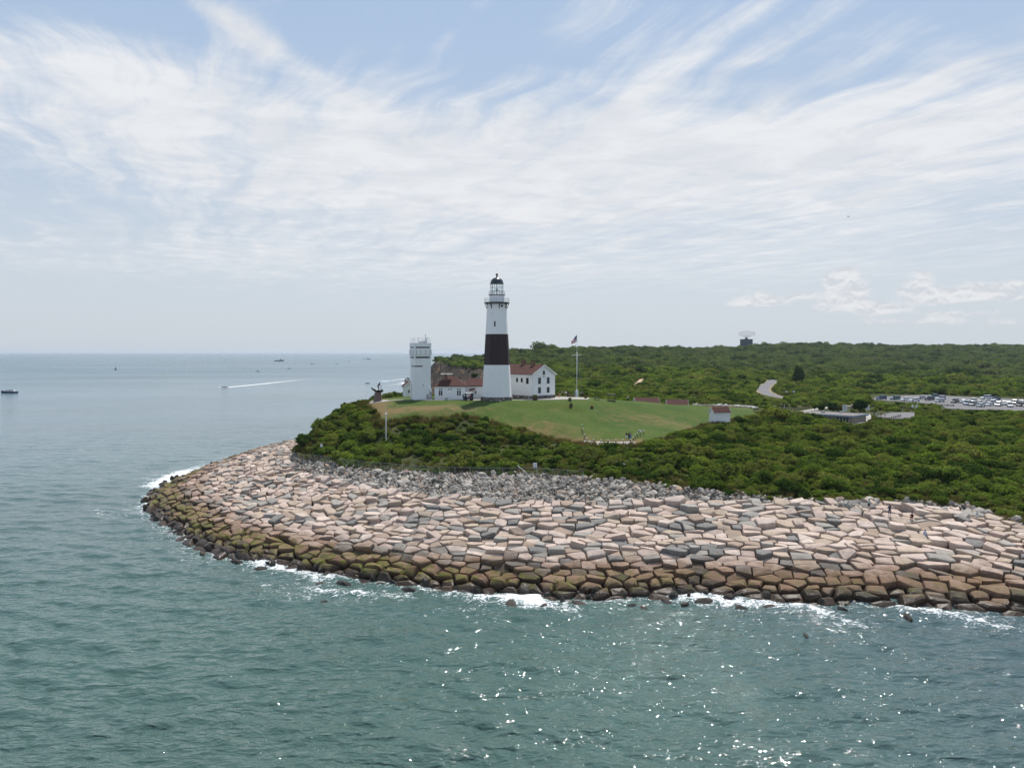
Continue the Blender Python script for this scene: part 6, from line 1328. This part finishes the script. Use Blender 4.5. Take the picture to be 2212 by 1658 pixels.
# ------------------------------------------------------------------ boats
def boat(X_, Y_, L, rz, style, label, hull='white'):
    x, y, _ = P(X_, Y_, 0); root = empty('boat', (x, y, 0), rz, label, 'boat', 'boats out on the water'); b = L*.15; hh = L*.11
    def hl(m):
        st = [(-.5, .85, .9), (-.3, 1, .9), (.1, 1, 1.0), (.35, .65, 1.2), (.5, .04, 1.5)]
        m.rings([[(L*a, -b*k, hh*t), (L*a*.97, -b*k*.7, -.25*hh), (L*a*.97, b*k*.7, -.25*hh), (L*a, b*k, hh*t)] for a, k, t in st])
    part('hull', CLO['navy'] if hull == 'dark' else M['white_cap'], root, hl)
    if style == 'sail':
        part('mast', M['pale'], root, lambda m: m.tube((0, 0, hh*.8), (0, 0, L*1.35), L*.012, 5)); part('mainsail', CLO['navy'], root, lambda m: m.add([(-.03*L, .0, hh*1.6), (-.42*L, .02, hh*1.7), (-.03*L, 0, L*1.3), (-.03*L, .03, hh*1.6), (-.42*L, .05, hh*1.7), (-.03*L, .03, L*1.3)], [(0,1,2),(5,4,3),(0,3,4,1),(1,4,5,2),(2,5,3,0)])); part('jib', CLO['grey'], root, lambda m: m.add([(.04*L, 0, hh*1.5), (.46*L, 0, hh*1.6), (.04*L, 0, L*1.0), (.04*L, .03, hh*1.5), (.46*L, .03, hh*1.6), (.04*L, .03, L*1.0)], [(0,1,2),(5,4,3),(0,3,4,1),(1,4,5,2),(2,5,3,0)])); return
    k = dict(cruiser=(-.32, .22, .62), open=(-.1, .12, .5), trawler=(.05, .3, 1.0))[style]
    part('cabin', M['white_cap'], root, lambda m: m.rings([[(L*k[0], -b*.62, hh*.85), (L*k[1], -b*.62, hh*.95), (L*k[1], b*.62, hh*.95), (L*k[0], b*.62, hh*.85)], [(L*k[0]+.02*L, -b*.5, hh*(1+k[2]*1.6)), (L*k[1]-.07*L, -b*.5, hh*(1+k[2]*1.6)), (L*k[1]-.07*L, b*.5, hh*(1+k[2]*1.6)), (L*k[0]+.02*L, b*.5, hh*(1+k[2]*1.6))]]))
    part('cabin_windows', M['shade_glass'], root, lambda m: m.box(L*k[0]+.05*L, L*k[1]-.06*L, -b*.60, b*.60, hh*(1+k[2]*.75), hh*(1+k[2]*1.2)))
    part('mast', M['steel'], root, lambda m: (m.tube((L*(k[0]+k[1])/2, 0, hh), (L*(k[0]+k[1])/2, 0, hh*(3.2+k[2])), L*.006, 4), m.tube((L*-.3, 0, hh), (L*-.12, 0, hh*(4 if style == 'trawler' else 2.4)), L*.006, 4)))
boat(20, 848.5, 12.8, R(185), 'cruiser', 'white motor cruiser with dark hull at the left picture edge', 'dark')
boat(250, 799, 5.5, R(70), 'sail', 'small dark sailing boat alone on the left', 'dark'); boat(485, 836.5, 6.5, R(190), 'open', 'dark speedboat throwing bow spray ahead of a long white wake', 'dark')
boat(557, 802.3, 10.5, R(175), 'cruiser', 'white fishing boat right of the speedboat'); boat(603, 780, 34, R(10), 'trawler', 'large grey trawler near the horizon', 'dark'); boat(625, 796.5, 9.5, R(185), 'cruiser', 'small white boat below the trawler')
for X_, Y_, L, lb in ((487.6, 776.8, 9, 'tiny boat near the horizon above the speedboat'), (674.5, 786, 9, 'tiny boat right of the trawler'), (727.6, 786.5, 7, 'tiny dark boat in the gap right of the trawler'), (754, 781, 9, 'tiny boat with a short wake to its right'), (786, 775.6, 12, 'tiny boat near the horizon, left of a pair'), (796, 775.8, 22, 'small grey boat near the horizon, right of a pair'), (167, 764.3, 20, 'faint boat on the horizon at the left'), (949, 787.5, 7, 'tiny boat just right of the square tower')): boat(X_, Y_, L, R(random.choice((5, 178))), 'cruiser', lb, 'dark')
def foamm(t):
    p = geo_pos(t); n_ = t.noise(t.vm('MULTIPLY', p, (.25, 1, 1)), .35, 6, .7); a = t.attr('cover')
    d = pbr(t, (.78, .80, .81), .8, .2); tr = t.n('ShaderNodeBsdfTransparent').outputs[0]
    return t.n('ShaderNodeMixShader', None, i0=t.ss(t.m('ADD', a, t.m('MULTIPLY', t.m('SUBTRACT', n_, .5), 1.4)), .25, .75), i1=tr, i2=d).outputs[0]
FOAM = mat('foam', foamm)
def wake(line, w0, w1, a0, a1, label):
    V, Fc, A_ = [], [], []; L = [Vector((*P(X_, Y_, 0)[:2], 0)) for X_, Y_ in line]; n = 40
    for i in range(n+1):
        t = i/n*(len(L)-1); k = min(int(t), len(L)-2); p = L[k].lerp(L[k+1], t-k); d = (L[k+1]-L[k]).normalized(); s_ = Vector((d.y, -d.x, 0)); w = w0+(w1-w0)*i/n
        for j in range(5): q = p+s_*w*(j/4-.5); V.append((q.x, q.y, .10)); A_.append((a0+(a1-a0)*i/n)*(1 if 0 < j < 4 else .1))
    for i in range(n):
        for j in range(4): Fc.append((i*5+j, i*5+j+1, i*5+j+6, i*5+j+5))
    o = mesh_obj('boat_wake', V, Fc, FOAM); o.data.attributes.new('cover', 'FLOAT', 'POINT').data.foreach_set('value', A_); tag(o, label, 'wake', kind='stuff')
wake([(486, 837), (560, 830), (640, 821), (745, 813)], 6, 18, .9, .15, 'long white wake behind the speedboat'); wake([(484, 837.2), (473, 836)], 5, 3, 1.0, .7, 'bow spray of the speedboat'); wake([(40, 849), (120, 846)], 3, 5, .35, .15, 'thin wake behind the motor cruiser'); wake([(757, 781.5), (775, 781)], 8, 12, .8, .4, 'short wake of a distant boat')
# gull
def gull(X_, Y_, d, label):
    x, y, z = PD(X_, Y_, d); m = MB(); m.rings([[(px_, .06*k*cos(q), .05*k*sin(q)) for q in np.linspace(0, 2*pi, 7)[:-1]] for px_, k in ((-.22, .2), (-.1, .9), (.05, 1), (.18, .7), (.26, .2))])
    m.add([(-.05, .04, .02), (.1, .04, .02), (.08, .35, .12), (-.04, .35, .12), (-.1, .65, .05), (-.04, -.04, .02), (.1, -.04, .02), (.08, -.35, .12), (-.04, -.35, .12), (-.1, -.65, .05)], [(0,1,2,3),(3,2,4),(6,5,8,7),(7,8,9)])
    o = m.build('gull', M['steel'], loc=(x, y, z)); o.rotation_euler = (0, .1, random.uniform(0, 6)); tag(o, label, 'bird')
gull(1833, 468, 150, 'small dark gull flying high in the sky at the right'); gull(1751, 524, 190, 'smaller dark gull flying lower in the sky at the right')

# ------------------------------------------------------------------ haze over land and sea
def hazem():
    m = bpy.data.materials.new('haze_air'); m.use_nodes = True; t = N(m.node_tree); out = t.n('ShaderNodeOutputMaterial')
    v = t.n('ShaderNodeVolumePrincipled', None, Color=(.80, .88, 1.0), Density=HAZE); v.inputs['Anisotropy'].default_value = .25
    t.link(v.outputs[0], out.inputs['Volume']); return m
HAZE = .000042
m = MB(); m.box(-30000, 30000, -200, 30000, -6, 75); o = m.build('haze', hazem()); o['kind'] = 'stuff'; o['label'] = 'thin pale sea haze'; o['category'] = 'haze'
